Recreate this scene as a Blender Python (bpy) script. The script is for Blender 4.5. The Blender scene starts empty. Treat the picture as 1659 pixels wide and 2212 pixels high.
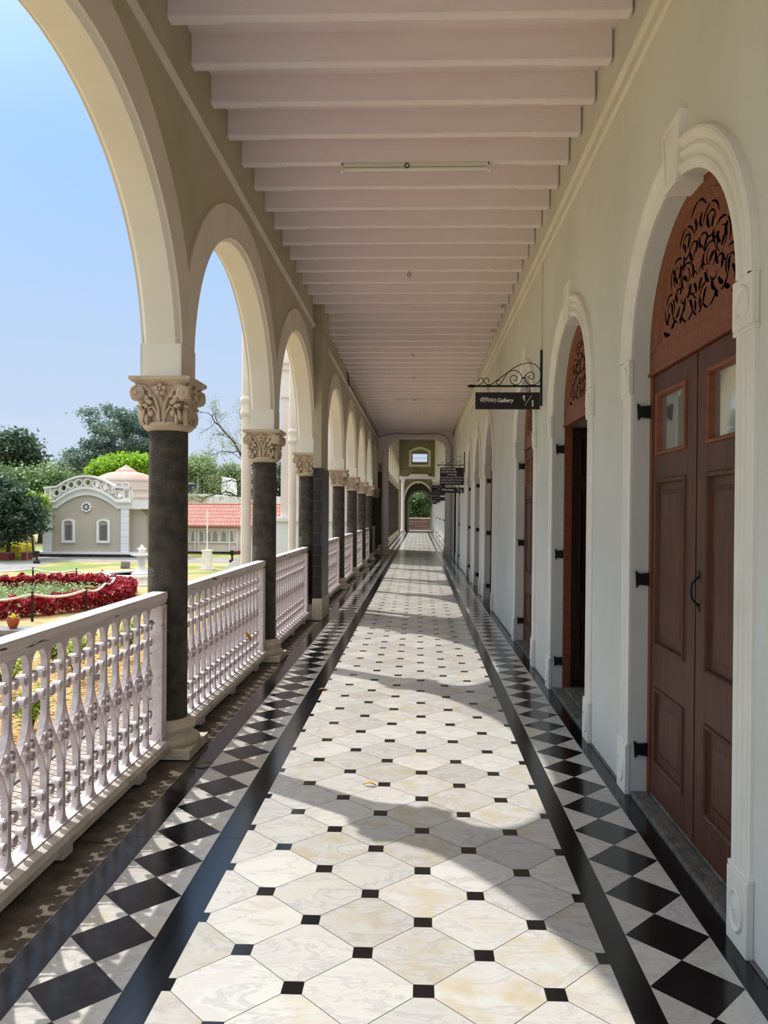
import bpy, math, random
from mathutils import Vector, Matrix
PI = math.pi
D = bpy.data
C = bpy.context.scene.collection
SC = bpy.context.scene

# ---------------------------------------------------------------- camera
F_PX, YAW, ROLL, EYE = 1670.0, math.atan(0.033), 0.006, 1.5
cd = D.cameras.new('camera'); cam = D.objects.new('camera', cd); C.objects.link(cam)
cd.lens = F_PX * 36.0 / 2212.0; cd.sensor_width = 36.0; cd.shift_x = -20.5 / 2212.0
cd.clip_start = 0.05; cd.clip_end = 600
cam.matrix_world = Matrix.Translation((0, 0, EYE)) @ Matrix.Rotation(YAW, 4, 'Z') @ Matrix.Rotation(PI / 2, 4, 'X') @ Matrix.Rotation(ROLL, 4, 'Z')
SC.camera = cam

# ---------------------------------------------------------------- light
SUN_DIR = Vector((-0.676, 0.48, 1.0)).normalized()      # towards the sun
SUN_E, SKY_S, GLOW = 4.0, 1.0, 2.2
sl = D.lights.new('sun', 'SUN'); sl.energy = SUN_E; sl.angle = math.radians(0.7); sl.color = (1.0, 0.97, 0.92)
so = D.objects.new('sun', sl); C.objects.link(so)
so.rotation_euler = SUN_DIR.to_track_quat('Z', 'Y').to_euler(); so.location = (-20, 15, 40)
w = D.worlds.new('sky'); SC.world = w; w.use_nodes = True
nt = w.node_tree; nt.nodes.clear()
def N(nt, t, **k):
    n = nt.nodes.new(t)
    for a, b in k.items(): setattr(n, a, b)
    return n
geo = N(nt, 'ShaderNodeTexCoord')
sep = N(nt, 'ShaderNodeSeparateXYZ'); nt.links.new(geo.outputs['Generated'], sep.inputs[0])
ramp = N(nt, 'ShaderNodeValToRGB'); nt.links.new(sep.outputs['Z'], ramp.inputs[0])
e = ramp.color_ramp.elements
e[0].position = 0.0; e[0].color = (0.62, 0.70, 0.82, 1)
e[1].position = 1.0; e[1].color = (2.6, 2.7, 2.8, 1)  # upper sky, out of view, brightened to add fill inside the corridor
x = ramp.color_ramp.elements.new(0.66); x.color = (2.1, 2.2, 2.3, 1)
x = ramp.color_ramp.elements.new(0.54); x.color = (0.42, 0.66, 1.0, 1)
x = ramp.color_ramp.elements.new(0.14); x.color = (0.53, 0.65, 0.84, 1)
x = ramp.color_ramp.elements.new(0.40); x.color = (0.36, 0.59, 0.94, 1)
dot = N(nt, 'ShaderNodeVectorMath', operation='DOT_PRODUCT'); nt.links.new(geo.outputs['Generated'], dot.inputs[0]); dot.inputs[1].default_value = SUN_DIR
mx = N(nt, 'ShaderNodeMath', operation='MAXIMUM'); nt.links.new(dot.outputs['Value'], mx.inputs[0]); mx.inputs[1].default_value = 0
pw = N(nt, 'ShaderNodeMath', operation='POWER'); nt.links.new(mx.outputs[0], pw.inputs[0]); pw.inputs[1].default_value = 22
ml = N(nt, 'ShaderNodeMath', operation='MULTIPLY'); nt.links.new(pw.outputs[0], ml.inputs[0]); ml.inputs[1].default_value = GLOW
mc = N(nt, 'ShaderNodeMix', data_type='RGBA', blend_type='ADD'); mc.inputs[0].default_value = 1.0
nt.links.new(ramp.outputs[0], mc.inputs[6])
gc = N(nt, 'ShaderNodeVectorMath', operation='SCALE'); gc.inputs[0].default_value = (0.95, 1.0, 1.0); nt.links.new(ml.outputs[0], gc.inputs['Scale'])
nt.links.new(gc.outputs[0], mc.inputs[7])
bg = N(nt, 'ShaderNodeBackground'); bg.inputs[1].default_value = SKY_S; nt.links.new(mc.outputs[2], bg.inputs[0])
wo = N(nt, 'ShaderNodeOutputWorld'); nt.links.new(bg.outputs[0], wo.inputs[0])
SC.view_settings.view_transform = 'Standard'; SC.view_settings.look = 'None'
SC.view_settings.gamma = 1.0; SC.view_settings.exposure = 0.12; SC.view_settings.use_curve_mapping = False
SC.cycles.max_bounces = 12; SC.cycles.diffuse_bounces = 7; SC.cycles.glossy_bounces = 4
SC.cycles.use_denoising = True; SC.cycles.sample_clamp_indirect = 6.0

def at(px, py, zc):
    """pixel + depth -> world point (real positions worked out from the photograph)"""
    u, v = px - 850.0, 1105.0 - py
    u, v = u - ROLL * v, v + ROLL * u
    xc = u / F_PX * zc; s, c = math.sin(YAW), math.cos(YAW)
    return Vector((xc * c - zc * s, xc * s + zc * c, EYE + v / F_PX * zc))

# ---------------------------------------------------------------- materials
def srgb(r, g, b):
    f = lambda v: (v / 255 / 12.92) if v <= 10 else ((v / 255 + 0.055) / 1.055) ** 2.4
    return (f(r), f(g), f(b), 1)
def base_mat(name):
    m = D.materials.new(name); m.use_nodes = True
    nt = m.node_tree; b = nt.nodes['Principled BSDF']
    return m, nt, b
def mat(name, c1, c2=None, rough=0.8, scale=6, bump=0.0, bscale=60, stretch=(1, 1, 1), lo=0.35, hi=0.65, spec=0.5, metal=0.0, chips=None, detail=5):
    m, nt, b = base_mat(name)
    b.inputs['Roughness'].default_value = rough; b.inputs['Metallic'].default_value = metal
    b.inputs['Specular IOR Level'].default_value = spec
    b.inputs['Base Color'].default_value = c1
    tc = N(nt, 'ShaderNodeTexCoord'); mp = N(nt, 'ShaderNodeMapping'); nt.links.new(tc.outputs['Object'], mp.inputs[0]); mp.inputs['Scale'].default_value = stretch
    if c2:
        nz = N(nt, 'ShaderNodeTexNoise'); nz.inputs['Scale'].default_value = scale; nz.inputs['Detail'].default_value = detail; nt.links.new(mp.outputs[0], nz.inputs[0])
        r = N(nt, 'ShaderNodeValToRGB'); nt.links.new(nz.outputs[0], r.inputs[0])
        r.color_ramp.elements[0].position = lo; r.color_ramp.elements[0].color = c1
        r.color_ramp.elements[1].position = hi; r.color_ramp.elements[1].color = c2
        out = r.outputs[0]
        if chips:
            n2 = N(nt, 'ShaderNodeTexNoise'); n2.inputs['Scale'].default_value = chips[1]; n2.inputs['Detail'].default_value = 6; nt.links.new(mp.outputs[0], n2.inputs[0])
            r2 = N(nt, 'ShaderNodeValToRGB'); nt.links.new(n2.outputs[0], r2.inputs[0])
            r2.color_ramp.elements[0].position = chips[2]; r2.color_ramp.elements[0].color = (0, 0, 0, 1)
            r2.color_ramp.elements[1].position = chips[2] + 0.02; r2.color_ramp.elements[1].color = (1, 1, 1, 1)
            mm = N(nt, 'ShaderNodeMix', data_type='RGBA'); nt.links.new(r2.outputs[0], mm.inputs[0]); nt.links.new(out, mm.inputs[6]); mm.inputs[7].default_value = chips[0]
            out = mm.outputs[2]
        nt.links.new(out, b.inputs['Base Color'])
    if bump:
        nb = N(nt, 'ShaderNodeTexNoise'); nb.inputs['Scale'].default_value = bscale; nb.inputs['Detail'].default_value = 6; nt.links.new(mp.outputs[0], nb.inputs[0])
        bp = N(nt, 'ShaderNodeBump'); bp.inputs['Strength'].default_value = bump; bp.inputs['Distance'].default_value = 0.02
        nt.links.new(nb.outputs[0], bp.inputs['Height']); nt.links.new(bp.outputs[0], b.inputs['Normal'])
    return m
def leaf_mat(name, c1, c2, trans=0.35):
    m, nt, b = base_mat(name)
    at_ = N(nt, 'ShaderNodeAttribute', attribute_name='tint')
    mm = N(nt, 'ShaderNodeMix', data_type='RGBA'); nt.links.new(at_.outputs['Fac'], mm.inputs[0]); mm.inputs[6].default_value = c1; mm.inputs[7].default_value = c2
    nt.links.new(mm.outputs[2], b.inputs['Base Color']); b.inputs['Roughness'].default_value = 0.5
    tr = N(nt, 'ShaderNodeBsdfTranslucent'); nt.links.new(mm.outputs[2], tr.inputs[0])
    ms = N(nt, 'ShaderNodeMixShader'); ms.inputs[0].default_value = trans
    nt.links.new(b.outputs[0], ms.inputs[1]); nt.links.new(tr.outputs[0], ms.inputs[2])
    nt.links.new(ms.outputs[0], nt.nodes['Material Output'].inputs[0])
    return m
def marble_mat(name, base, vein, warm, rough=0.20, vs=3.0):
    m, nt, b = base_mat(name)
    tc = N(nt, 'ShaderNodeTexCoord'); a = N(nt, 'ShaderNodeAttribute', attribute_name='tint')
    sc = N(nt, 'ShaderNodeVectorMath', operation='SCALE'); nt.links.new(a.outputs['Color'], sc.inputs[0]); sc.inputs['Scale'].default_value = 40
    ad = N(nt, 'ShaderNodeVectorMath', operation='ADD'); nt.links.new(tc.outputs['Object'], ad.inputs[0]); nt.links.new(sc.outputs[0], ad.inputs[1])
    mp = N(nt, 'ShaderNodeMapping'); nt.links.new(ad.outputs[0], mp.inputs[0]); mp.inputs['Rotation'].default_value = (0, 0, 0.6); mp.inputs['Scale'].default_value = (1, 2.2, 1)
    n1 = N(nt, 'ShaderNodeTexNoise'); n1.inputs['Scale'].default_value = vs; n1.inputs['Detail'].default_value = 9; n1.inputs['Roughness'].default_value = 0.65; n1.inputs['Distortion'].default_value = 0.7; nt.links.new(mp.outputs[0], n1.inputs[0])
    r = N(nt, 'ShaderNodeValToRGB'); nt.links.new(n1.outputs[0], r.inputs[0])
    e = r.color_ramp.elements
    e[0].position = 0.30; e[0].color = base; e[1].position = 0.72; e[1].color = base
    for p, c in ((0.455, base), (0.49, vein), (0.525, base), (0.61, tuple(0.5 * (u + v) for u, v in zip(base, vein)))):
        q = e.new(p); q.color = c
    n2 = N(nt, 'ShaderNodeTexNoise'); n2.inputs['Scale'].default_value = 9; n2.inputs['Detail'].default_value = 7; nt.links.new(ad.outputs[0], n2.inputs[0])
    sp = N(nt, 'ShaderNodeSeparateXYZ'); nt.links.new(a.outputs['Color'], sp.inputs[0])
    mr = N(nt, 'ShaderNodeMapRange'); nt.links.new(n2.outputs[0], mr.inputs[0]); mr.inputs[1].default_value = 0.44; mr.inputs[2].default_value = 0.66
    mu = N(nt, 'ShaderNodeMath', operation='MULTIPLY'); nt.links.new(mr.outputs[0], mu.inputs[0]); nt.links.new(sp.outputs['Y'], mu.inputs[1])
    mm = N(nt, 'ShaderNodeMix', data_type='RGBA'); nt.links.new(mu.outputs[0], mm.inputs[0]); nt.links.new(r.outputs[0], mm.inputs[6]); mm.inputs[7].default_value = warm
    vv = N(nt, 'ShaderNodeMapRange'); nt.links.new(sp.outputs['X'], vv.inputs[0]); vv.inputs[3].default_value = 0.82; vv.inputs[4].default_value = 1.08
    hs = N(nt, 'ShaderNodeHueSaturation'); nt.links.new(mm.outputs[2], hs.inputs['Color']); nt.links.new(vv.outputs[0], hs.inputs['Value'])
    nt.links.new(hs.outputs[0], b.inputs['Base Color'])
    b.inputs['Roughness'].default_value = rough; b.inputs['Specular IOR Level'].default_value = 0.10
    return m
M = {}
M['wall'] = mat('olive_limewash', srgb(203, 203, 193), srgb(213, 213, 205), 0.85, 1.2, 0.08, 25)
M['wall_left'] = mat('olive_wall_paint', srgb(172, 163, 138), srgb(182, 173, 150), 0.85, 1.5, 0.08, 25)
M['wall_dark'] = mat('olive_dado_paint', srgb(134, 129, 102), srgb(144, 139, 112), 0.85, 1.5, 0.05, 25)
M['band'] = mat('beige_arch_paint', srgb(214, 203, 188), srgb(222, 212, 198), 0.8, 2.5, 0.08, 30)
M['soffit'] = mat('cream_soffit_paint', srgb(228, 221, 203), srgb(236, 230, 214), 0.8, 1.5, 0.06, 30)
M['trim'] = mat('white_plaster', srgb(232, 228, 218), srgb(222, 217, 204), 0.7, 4, 0.12, 30)
M['ceil'] = mat('pink_ceiling_paint', srgb(243, 233, 234), srgb(234, 223, 224), 0.85, 2.0, 0.15, 14, stretch=(0.5, 2, 2))
M['basalt'] = mat('dark_basalt', srgb(82, 75, 62), srgb(54, 48, 40), 0.75, 14, 0.9, 90)
M['capstone'] = mat('carved_cream_stone', srgb(205, 186, 160), srgb(190, 170, 145), 0.8, 9, 0.3, 60)
M['basestone'] = mat('cream_base_stone', srgb(214, 206, 188), srgb(186, 176, 156), 0.8, 9, 0.35, 50)
M['iron_white'] = mat('chipped_white_iron', srgb(222, 210, 210), srgb(196, 184, 184), 0.55, 18, 0.25, 60, chips=(srgb(110, 92, 84), 26, 0.70))
M['rail'] = mat('weathered_white_wood', srgb(228, 216, 212), srgb(200, 188, 184), 0.6, 14, 0.5, 40, stretch=(1, 0.15, 1), chips=(srgb(84, 66, 56), 20, 0.64))
M['curb'] = mat('worn_white_curb', srgb(216, 208, 200), srgb(190, 180, 172), 0.8, 8, 0.4, 30, chips=(srgb(110, 98, 88), 14, 0.70))
M['stone'] = mat('rough_grey_stone', srgb(108, 98, 84), srgb(70, 62, 52), 0.9, 8, 0.8, 40)
M['threshold'] = mat('worn_threshold_stone', srgb(112, 108, 100), srgb(80, 76, 70), 0.85, 14, 0.6, 50)
M['wood'] = mat('brown_teak', srgb(96, 56, 36), srgb(66, 38, 26), 0.5, 7, 0.10, 30, spec=0.3, stretch=(6, 6, 0.6), lo=0.3, hi=0.7)
M['wood_red'] = mat('red_teak', srgb(136, 76, 44), srgb(108, 60, 36), 0.48, 7, 0.08, 30, spec=0.3, stretch=(1.5, 4, 4), lo=0.3, hi=0.7)
M['wood_shaded'] = mat('shade_darkened_teak', srgb(50, 26, 20), srgb(34, 18, 14), 0.55, 7, 0.08, 30, stretch=(6, 6, .6), spec=0.2)  # darker copy of the teak, doorway shade put into its colour
M['black_iron'] = mat('black_iron', srgb(22, 20, 20), None, 0.45, metal=0.3)
M['board'] = mat('black_sign_enamel', srgb(24, 12, 13), srgb(16, 8, 9), 0.35, 3)
M['letter'] = mat('white_lettering', srgb(235, 228, 228), None, 0.6)
M['white_metal'] = mat('white_enamel', srgb(225, 220, 205), None, 0.4)
M['tube'] = mat('frosted_tube', srgb(235, 232, 220), None, 0.2)
M['marble_w'] = marble_mat('white_marble', srgb(196, 193, 187), srgb(176, 173, 171), srgb(186, 174, 150))
M['marble_k'] = mat('black_marble', srgb(15, 16, 18), srgb(27, 28, 31), 0.16, 3, 0, lo=0.5, hi=0.8)
M['grout'] = mat('tile_grout', srgb(150, 130, 108), None, 0.9)
M['glaze'] = mat('dark_glazed_tile', srgb(24, 22, 18), srgb(34, 30, 24), 0.18, 4)
M['void'] = mat('painted_dark_void', srgb(7, 5, 5), None, 0.9, spec=0.0)  # near-black colour stands in for darkness in openings and the gallery room
M['grass'] = mat('dry_grass', srgb(172, 144, 98), srgb(108, 124, 58), 0.95, 0.35, 0.5, 14, lo=0.44, hi=0.58, detail=8)
M['litter'] = mat('leaf_litter', srgb(184, 154, 102), srgb(168, 128, 80), 0.95, 10, 0.9, 60, lo=0.42, hi=0.58, chips=(srgb(120, 110, 56), 5, 0.60))
M['path'] = mat('grey_path', srgb(140, 136, 132), srgb(116, 113, 110), 0.9, 3, 0.3, 30)
M['bldg'] = mat('grey_beige_render', srgb(184, 175, 158), srgb(176, 167, 151), 0.9, 0.8)
M['bldg_w'] = mat('white_render', srgb(232, 230, 226), srgb(222, 220, 216), 0.85, 1.0)
M['bldg_p'] = mat('pale_pink_render', srgb(226, 212, 200), srgb(216, 202, 190), 0.85, 1.0)
M['fount'] = mat('white_fountain_plaster', srgb(238, 234, 228), srgb(216, 212, 204), 0.7, 6, 0.2, 20)
M['dome'] = mat('terracotta_dome', srgb(206, 158, 142), srgb(192, 142, 126), 0.8, 1.5)
M['terra'] = mat('terracotta_clay', srgb(170, 84, 54), srgb(150, 70, 44), 0.75, 10)
M['redwall'] = mat('red_painted_wall', srgb(128, 50, 44), None, 0.8)
M['bark'] = mat('grey_bark', srgb(94, 80, 66), srgb(60, 50, 42), 0.95, 10, 0.8, 20)
M['yleaf'] = mat('yellow_leaf', srgb(222, 168, 30), srgb(170, 100, 20), 0.6, 40)
M['oleaf'] = mat('olive_leaf', srgb(120, 110, 40), srgb(90, 90, 30), 0.6, 40)
M['green'] = mat('green_sign_paint', srgb(40, 70, 56), None, 0.6)
M['water'] = mat('still_water', srgb(120, 125, 110), None, 0.1)
M['tank'] = mat('black_tank_plastic', srgb(30, 36, 46), None, 0.35)
M['cloth'] = mat('grey_glass_reflecting', srgb(150, 150, 142), None, 0.3)
def glass_mat():
    m, nt, b = base_mat('window_glass')
    b.inputs['Base Color'].default_value = srgb(190, 196, 192); b.inputs['Roughness'].default_value = 0.05
    b.inputs['Specular IOR Level'].default_value = 0.9; b.inputs['Metallic'].default_value = 0.85
    return m
M['glass'] = glass_mat()
def brick_mat(name, c1, c2, mortar, scale, bw, bh, ms, rough=0.9, rot=0.0, axes='XY'):
    m, nt, b = base_mat(name)
    tc = N(nt, 'ShaderNodeTexCoord'); sp = N(nt, 'ShaderNodeSeparateXYZ'); nt.links.new(tc.outputs['Object'], sp.inputs[0])
    cb = N(nt, 'ShaderNodeCombineXYZ'); nt.links.new(sp.outputs[axes[0]], cb.inputs[0]); nt.links.new(sp.outputs[axes[1]], cb.inputs[1])
    mp = N(nt, 'ShaderNodeMapping'); nt.links.new(cb.outputs[0], mp.inputs[0]); mp.inputs['Rotation'].default_value = (0, 0, rot)
    br = N(nt, 'ShaderNodeTexBrick'); nt.links.new(mp.outputs[0], br.inputs[0])
    br.inputs['Color1'].default_value = c1; br.inputs['Color2'].default_value = c2; br.inputs['Mortar'].default_value = mortar
    br.inputs['Scale'].default_value = scale; br.inputs['Brick Width'].default_value = bw; br.inputs['Row Height'].default_value = bh; br.inputs['Mortar Size'].default_value = ms
    nt.links.new(br.outputs[0], b.inputs['Base Color']); b.inputs['Roughness'].default_value = rough
    bp = N(nt, 'ShaderNodeBump'); bp.invert = True; bp.inputs['Strength'].default_value = 0.6; bp.inputs['Distance'].default_value = 0.02
    nt.links.new(br.outputs[1], bp.inputs['Height']); nt.links.new(bp.outputs[0], b.inputs['Normal'])
    return m
M['pavers'] = brick_mat('grey_brick_paving', srgb(150, 138, 128), srgb(176, 160, 150), srgb(60, 50, 44), 1.0, 0.115, 0.085, 0.006, rot=0.5)
M['glaze'] = brick_mat('dark_glazed_tile', srgb(18, 15, 12), srgb(30, 23, 17), srgb(96, 84, 68), 1.0, 0.15, 0.15, 0.0025, rough=0.4, axes='YZ')
M['glaze_x'] = brick_mat('dark_glazed_tile_side', srgb(18, 15, 12), srgb(30, 23, 17), srgb(96, 84, 68), 1.0, 0.15, 0.15, 0.0025, rough=0.4, axes='XZ')
M['rooftile'] = brick_mat('red_clay_rooftile', srgb(190, 130, 116), srgb(172, 108, 96), srgb(120, 66, 58), 1.0, 0.16, 0.20, 0.02, axes='XZ')
M['plinthstone'] = brick_mat('black_plinth_stone', srgb(44, 42, 42), srgb(70, 66, 62), srgb(24, 22, 22), 1.0, 0.5, 0.17, 0.012, axes='XZ')
M['ashlar'] = brick_mat('white_ashlar_plaster', srgb(228, 228, 228), srgb(222, 222, 224), srgb(190, 190, 192), 1.0, 9, 0.35, 0.01, axes='XZ')
M['rubble'] = brick_mat('reddish_rubble_stone', srgb(150, 112, 96), srgb(112, 84, 74), srgb(70, 56, 50), 1.0, 0.4, 0.2, 0.02, axes='XZ')
M['l_dark'] = leaf_mat('dark_foliage', srgb(46, 68, 54), srgb(86, 108, 78))
M['l_mid'] = leaf_mat('mid_foliage', srgb(62, 92, 48), srgb(120, 146, 84))
M['l_oak'] = leaf_mat('grey_green_foliage', srgb(74, 98, 84), srgb(134, 156, 140))
M['l_bright'] = leaf_mat('bright_green_foliage', srgb(112, 156, 28), srgb(158, 192, 52), 0.5)
M['l_lime'] = leaf_mat('lime_foliage', srgb(110, 140, 46), srgb(170, 196, 80), 0.5)
M['l_pale'] = leaf_mat('pale_foliage', srgb(110, 130, 84), srgb(160, 176, 120))
M['l_red'] = leaf_mat('crimson_foliage', srgb(112, 16, 30), srgb(190, 40, 52), 0.35)
M['l_yel'] = leaf_mat('yellow_foliage', srgb(200, 190, 50), srgb(232, 220, 80), 0.4)
M['l_pink'] = leaf_mat('pink_flowers', srgb(220, 90, 110), srgb(240, 140, 150), 0.4)
M['l_litter'] = leaf_mat('fallen_leaves', srgb(196, 140, 70), srgb(226, 190, 120), 0.2)

# ---------------------------------------------------------------- mesh builder
class MB:
    def __init__(s): s.v = []; s.f = []; s.m = []; s.T = None; s.cur = 0
    def P(s, p):
        p = Vector(p)
        if s.T is not None: p = s.T @ p
        s.v.append((p.x, p.y, p.z)); return len(s.v) - 1
    def face(s, pts, m=None):
        s.f.append([s.P(p) for p in pts]); s.m.append(s.cur if m is None else m)
    def box(s, x0, x1, y0, y1, z0, z1, m=None):
        i = [s.P(p) for p in ((x0, y0, z0), (x1, y0, z0), (x1, y1, z0), (x0, y1, z0), (x0, y0, z1), (x1, y0, z1), (x1, y1, z1), (x0, y1, z1))]
        for q in ((0, 3, 2, 1), (4, 5, 6, 7), (0, 1, 5, 4), (1, 2, 6, 5), (2, 3, 7, 6), (3, 0, 4, 7)):
            s.f.append([i[k] for k in q]); s.m.append(s.cur if m is None else m)
    def sleeve(s, x0, x1, y0, y1, z0, z1, m=None):
        """box without its two y ends"""
        i = [s.P(p) for p in ((x0, y0, z0), (x1, y0, z0), (x1, y1, z0), (x0, y1, z0), (x0, y0, z1), (x1, y0, z1), (x1, y1, z1), (x0, y1, z1))]
        for q in ((0, 3, 2, 1), (4, 5, 6, 7), (1, 2, 6, 5), (3, 0, 4, 7)):
            s.f.append([i[k] for k in q]); s.m.append(s.cur if m is None else m)
    def strip(s, rows, closed=False, m=None, loop=False):
        """rows: list of equally long point lists; quads between"""
        idx = [[s.P(p) for p in r] for r in rows]
        n = len(idx[0]); R = len(idx)
        for a in range(R if loop else R - 1):
            b = (a + 1) % R
            for k in range(n if closed else n - 1):
                k2 = (k + 1) % n
                s.f.append([idx[a][k], idx[a][k2], idx[b][k2], idx[b][k]]); s.m.append(s.cur if m is None else m)
        return idx
    def cap(s, ring, flip=False, m=None):
        s.f.append(list(reversed(ring)) if flip else list(ring)); s.m.append(s.cur if m is None else m)
    def prism(s, poly, fn, d0, d1, m=None):
        """poly 2D, fn(a,b,d)->3D point, extruded d0..d1"""
        A = [s.P(fn(a, b, d0)) for a, b in poly]; B = [s.P(fn(a, b, d1)) for a, b in poly]
        s.cap(A, True, m); s.cap(B, False, m); n = len(poly)
        for k in range(n):
            s.f.append([A[k], A[(k + 1) % n], B[(k + 1) % n], B[k]]); s.m.append(s.cur if m is None else m)
    def lathe(s, prof, n=24, c=(0, 0, 0), m=None, sq=None):
        rows = []
        for r, z in prof:
            rows.append([(c[0] + r * math.cos(2 * PI * k / n), c[1] + r * math.sin(2 * PI * k / n), c[2] + z) for k in range(n)])
        idx = s.strip(rows, True, m)
        if prof[0][0] > 1e-6: s.cap(idx[0], True, m)
        if prof[-1][0] > 1e-6: s.cap(idx[-1], False, m)
    def tube(s, pts, r, n=6, m=None, caps=True):
        pts = [Vector(p) for p in pts]; rows = []; prev = None
        rr = r if isinstance(r, (list, tuple)) else [r] * len(pts)
        for i, p in enumerate(pts):
            t = (pts[min(i + 1, len(pts) - 1)] - pts[max(i - 1, 0)])
            if t.length < 1e-9: t = Vector((0, 0, 1))
            t.normalize()
            if prev is None:
                a = Vector((0, 0, 1)) if abs(t.z) < 0.9 else Vector((1, 0, 0)); u = t.cross(a).normalized()
            else:
                u = (prev - t * prev.dot(t))
                u = u.normalized() if u.length > 1e-6 else t.orthogonal().normalized()
            prev = u; v = t.cross(u)
            rows.append([p + (u * math.cos(2 * PI * k / n) + v * math.sin(2 * PI * k / n)) * rr[i] for k in range(n)])
        idx = s.strip(rows, True, m)
        if caps: s.cap(idx[0], True, m); s.cap(idx[-1], False, m)
    def ball(s, c, r, n=8, m=None, sc=(1, 1, 1)):
        rows = []
        for a in range(n // 2 + 1):
            t = PI * a / (n // 2); rr = max(1e-4, math.sin(t)) * r
            rows.append([(c[0] + rr * math.cos(2 * PI * k / n) * sc[0], c[1] + rr * math.sin(2 * PI * k / n) * sc[1], c[2] - r * math.cos(t) * sc[2]) for k in range(n)])
        s.strip(rows, True, m)
    def mesh(s, name, mats, smooth=None):
        me = D.meshes.new(name); me.from_pydata(s.v, [], s.f)
        for m in (mats if isinstance(mats, (list, tuple)) else [mats]): me.materials.append(M[m] if isinstance(m, str) else m)
        me.polygons.foreach_set('material_index', s.m)
        if smooth:
            me.polygons.foreach_set('use_smooth', [True] * len(me.polygons)); me.update()
            try: me.set_sharp_from_angle(angle=math.radians(smooth))
            except Exception: pass
        me.update(); return me
    def build(s, name, mats, parent=None, smooth=None, bevel=0, loc=None, rot=None):
        o = D.objects.new(name, s.mesh(name, mats, smooth)); C.objects.link(o)
        if parent is not None: o.parent = parent
        if loc is not None: o.location = loc
        if rot is not None: o.rotation_euler = rot
        if bevel:
            b = o.modifiers.new('bevel', 'BEVEL'); b.width = bevel; b.segments = 2; b.limit_method = 'ANGLE'; b.angle_limit = math.radians(40)
        return o
def tag(o, label=None, cat=None, group=None, kind=None):
    if label: o['label'] = label
    if cat: o['category'] = cat
    if group: o['group'] = group
    if kind: o['kind'] = kind
    return o
def struct(o, label): o['kind'] = 'structure'; o['label'] = label; return o
def empty(name, loc=(0, 0, 0), rot=(0, 0, 0)):
    o = D.objects.new(name, None); C.objects.link(o); o.location = loc; o.rotation_euler = rot; o.empty_display_size = 0.1; return o
def copy_tree(o, parent=None, kids=None):
    c = o.copy(); C.objects.link(c)
    if parent is not None: c.parent = parent
    for ch in list(KIDS.get(o.name, [])): copy_tree(ch, c)
    KIDS[c.name] = [k for k in D.objects if False]
    return c
KIDS = {}
def dup(root, parent=None):
    c = root.copy(); C.objects.link(c)
    if parent is not None: c.parent = parent
    for ch in root.children: dup(ch, c)
    return c
def setmat(mb, i): mb.cur = i; return mb

# ================================================================ FLOOR
R = random.Random(4)
def clip(poly, x0, x1):
    for side, lim in ((1, x0), (-1, x1)):
        out = []
        for i in range(len(poly)):
            a, b = poly[i], poly[(i + 1) % len(poly)]
            ia, ib = side * (a[0] - lim) >= 0, side * (b[0] - lim) >= 0
            if ia: out.append(a)
            if ia != ib:
                t = (lim - a[0]) / (b[0] - a[0]); out.append((lim, a[1] + t * (b[1] - a[1])))
        poly = out
        if len(poly) < 3: return []
    return poly
def inset(poly, d):
    cx = sum(p[0] for p in poly) / len(poly); cy = sum(p[1] for p in poly) / len(poly)
    r = []
    for x, y in poly:
        l = math.hypot(x - cx, y - cy); r.append((x - (x - cx) * d / l, y - (y - cy) * d / l))
    return r
Y_END = 62.0
XC0, XC1, XR1, XR2, XR3 = -0.795, 0.645, 0.742, 1.040, 1.135
XL1, XL2, XL3 = -0.915, -1.218, -1.345
fv, ff, fm, ft = [], [], [], []
def tile(poly, z, m):
    if len(poly) < 3: return
    t = (R.random(), R.random() ** 1.6, R.random())
    i = len(fv); fv.extend([(x, y, z) for x, y in poly]); ff.append(list(range(i, i + len(poly)))); fm.append(m); ft.append(t)
W_, L_, A_ = 0.412, 0.4066, 0.032
ox, oy = 0.0235, 2.423
rows = int((Y_END + 4) / L_) + 2
for j in range(-16, rows * 2):
    yy = oy + j * L_ / 2
    if yy < -3 or yy > Y_END: continue
    for i in range(-3, 4):
        xx = ox + (i + (0.5 if j % 2 else 0)) * W_
        tile(clip([(xx - A_, yy - A_), (xx + A_, yy - A_), (xx + A_, yy + A_), (xx - A_, yy + A_)], XC0, XC1), 0.0004, 1)
        w2, l2 = W_ / 2, L_ / 2
        q = [(A_, A_), (w2 - A_, l2 - A_), (w2 + A_, l2 - A_), (W_ - A_, A_), (W_ - A_, -A_), (w2 + A_, -l2 + A_), (w2 - A_, -l2 + A_), (A_, -A_)]
        q = clip([(xx + a, yy + b) for a, b in q], XC0, XC1)
        if len(q) >= 3: tile(inset(list(reversed(q)), 0.0016), 0.0, 0)
def diamonds(x0, x1, y0, n0, n1):
    xm = (x0 + x1) / 2; h = 0.15
    for k in range(n0, n1):
        y = y0 + k * 2 * h
        tile([(xm, y), (x1, y + h), (xm, y + 2 * h), (x0, y + h)], 0.0004, 1)
        for s, xe in ((1, x1), (-1, x0)):
            p = [(xm, y), (xe, y - h), (xe, y + h)] if s > 0 else [(xm, y), (xe, y + h), (xe, y - h)]
            tile(inset(p, 0.001), 0.0, 0)
diamonds(XR1, XR2, 2.628, -18, 197)
diamonds(XL2, XL1, 2.532, -18, 197)
for x0, x1 in ((XC1, XR1), (XR2, XR3 + 0.02), (XL1, XC0), (XL3, XL2)):
    y = -2.6
    while y < Y_END:
        tile([(x0 + .0004, y + .0012), (x1 - .0004, y + .0012), (x1 - .0004, y + 1.53 - .0012), (x0 + .0004, y + 1.53 - .0012)], 0.0, 1); y += 1.53
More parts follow.
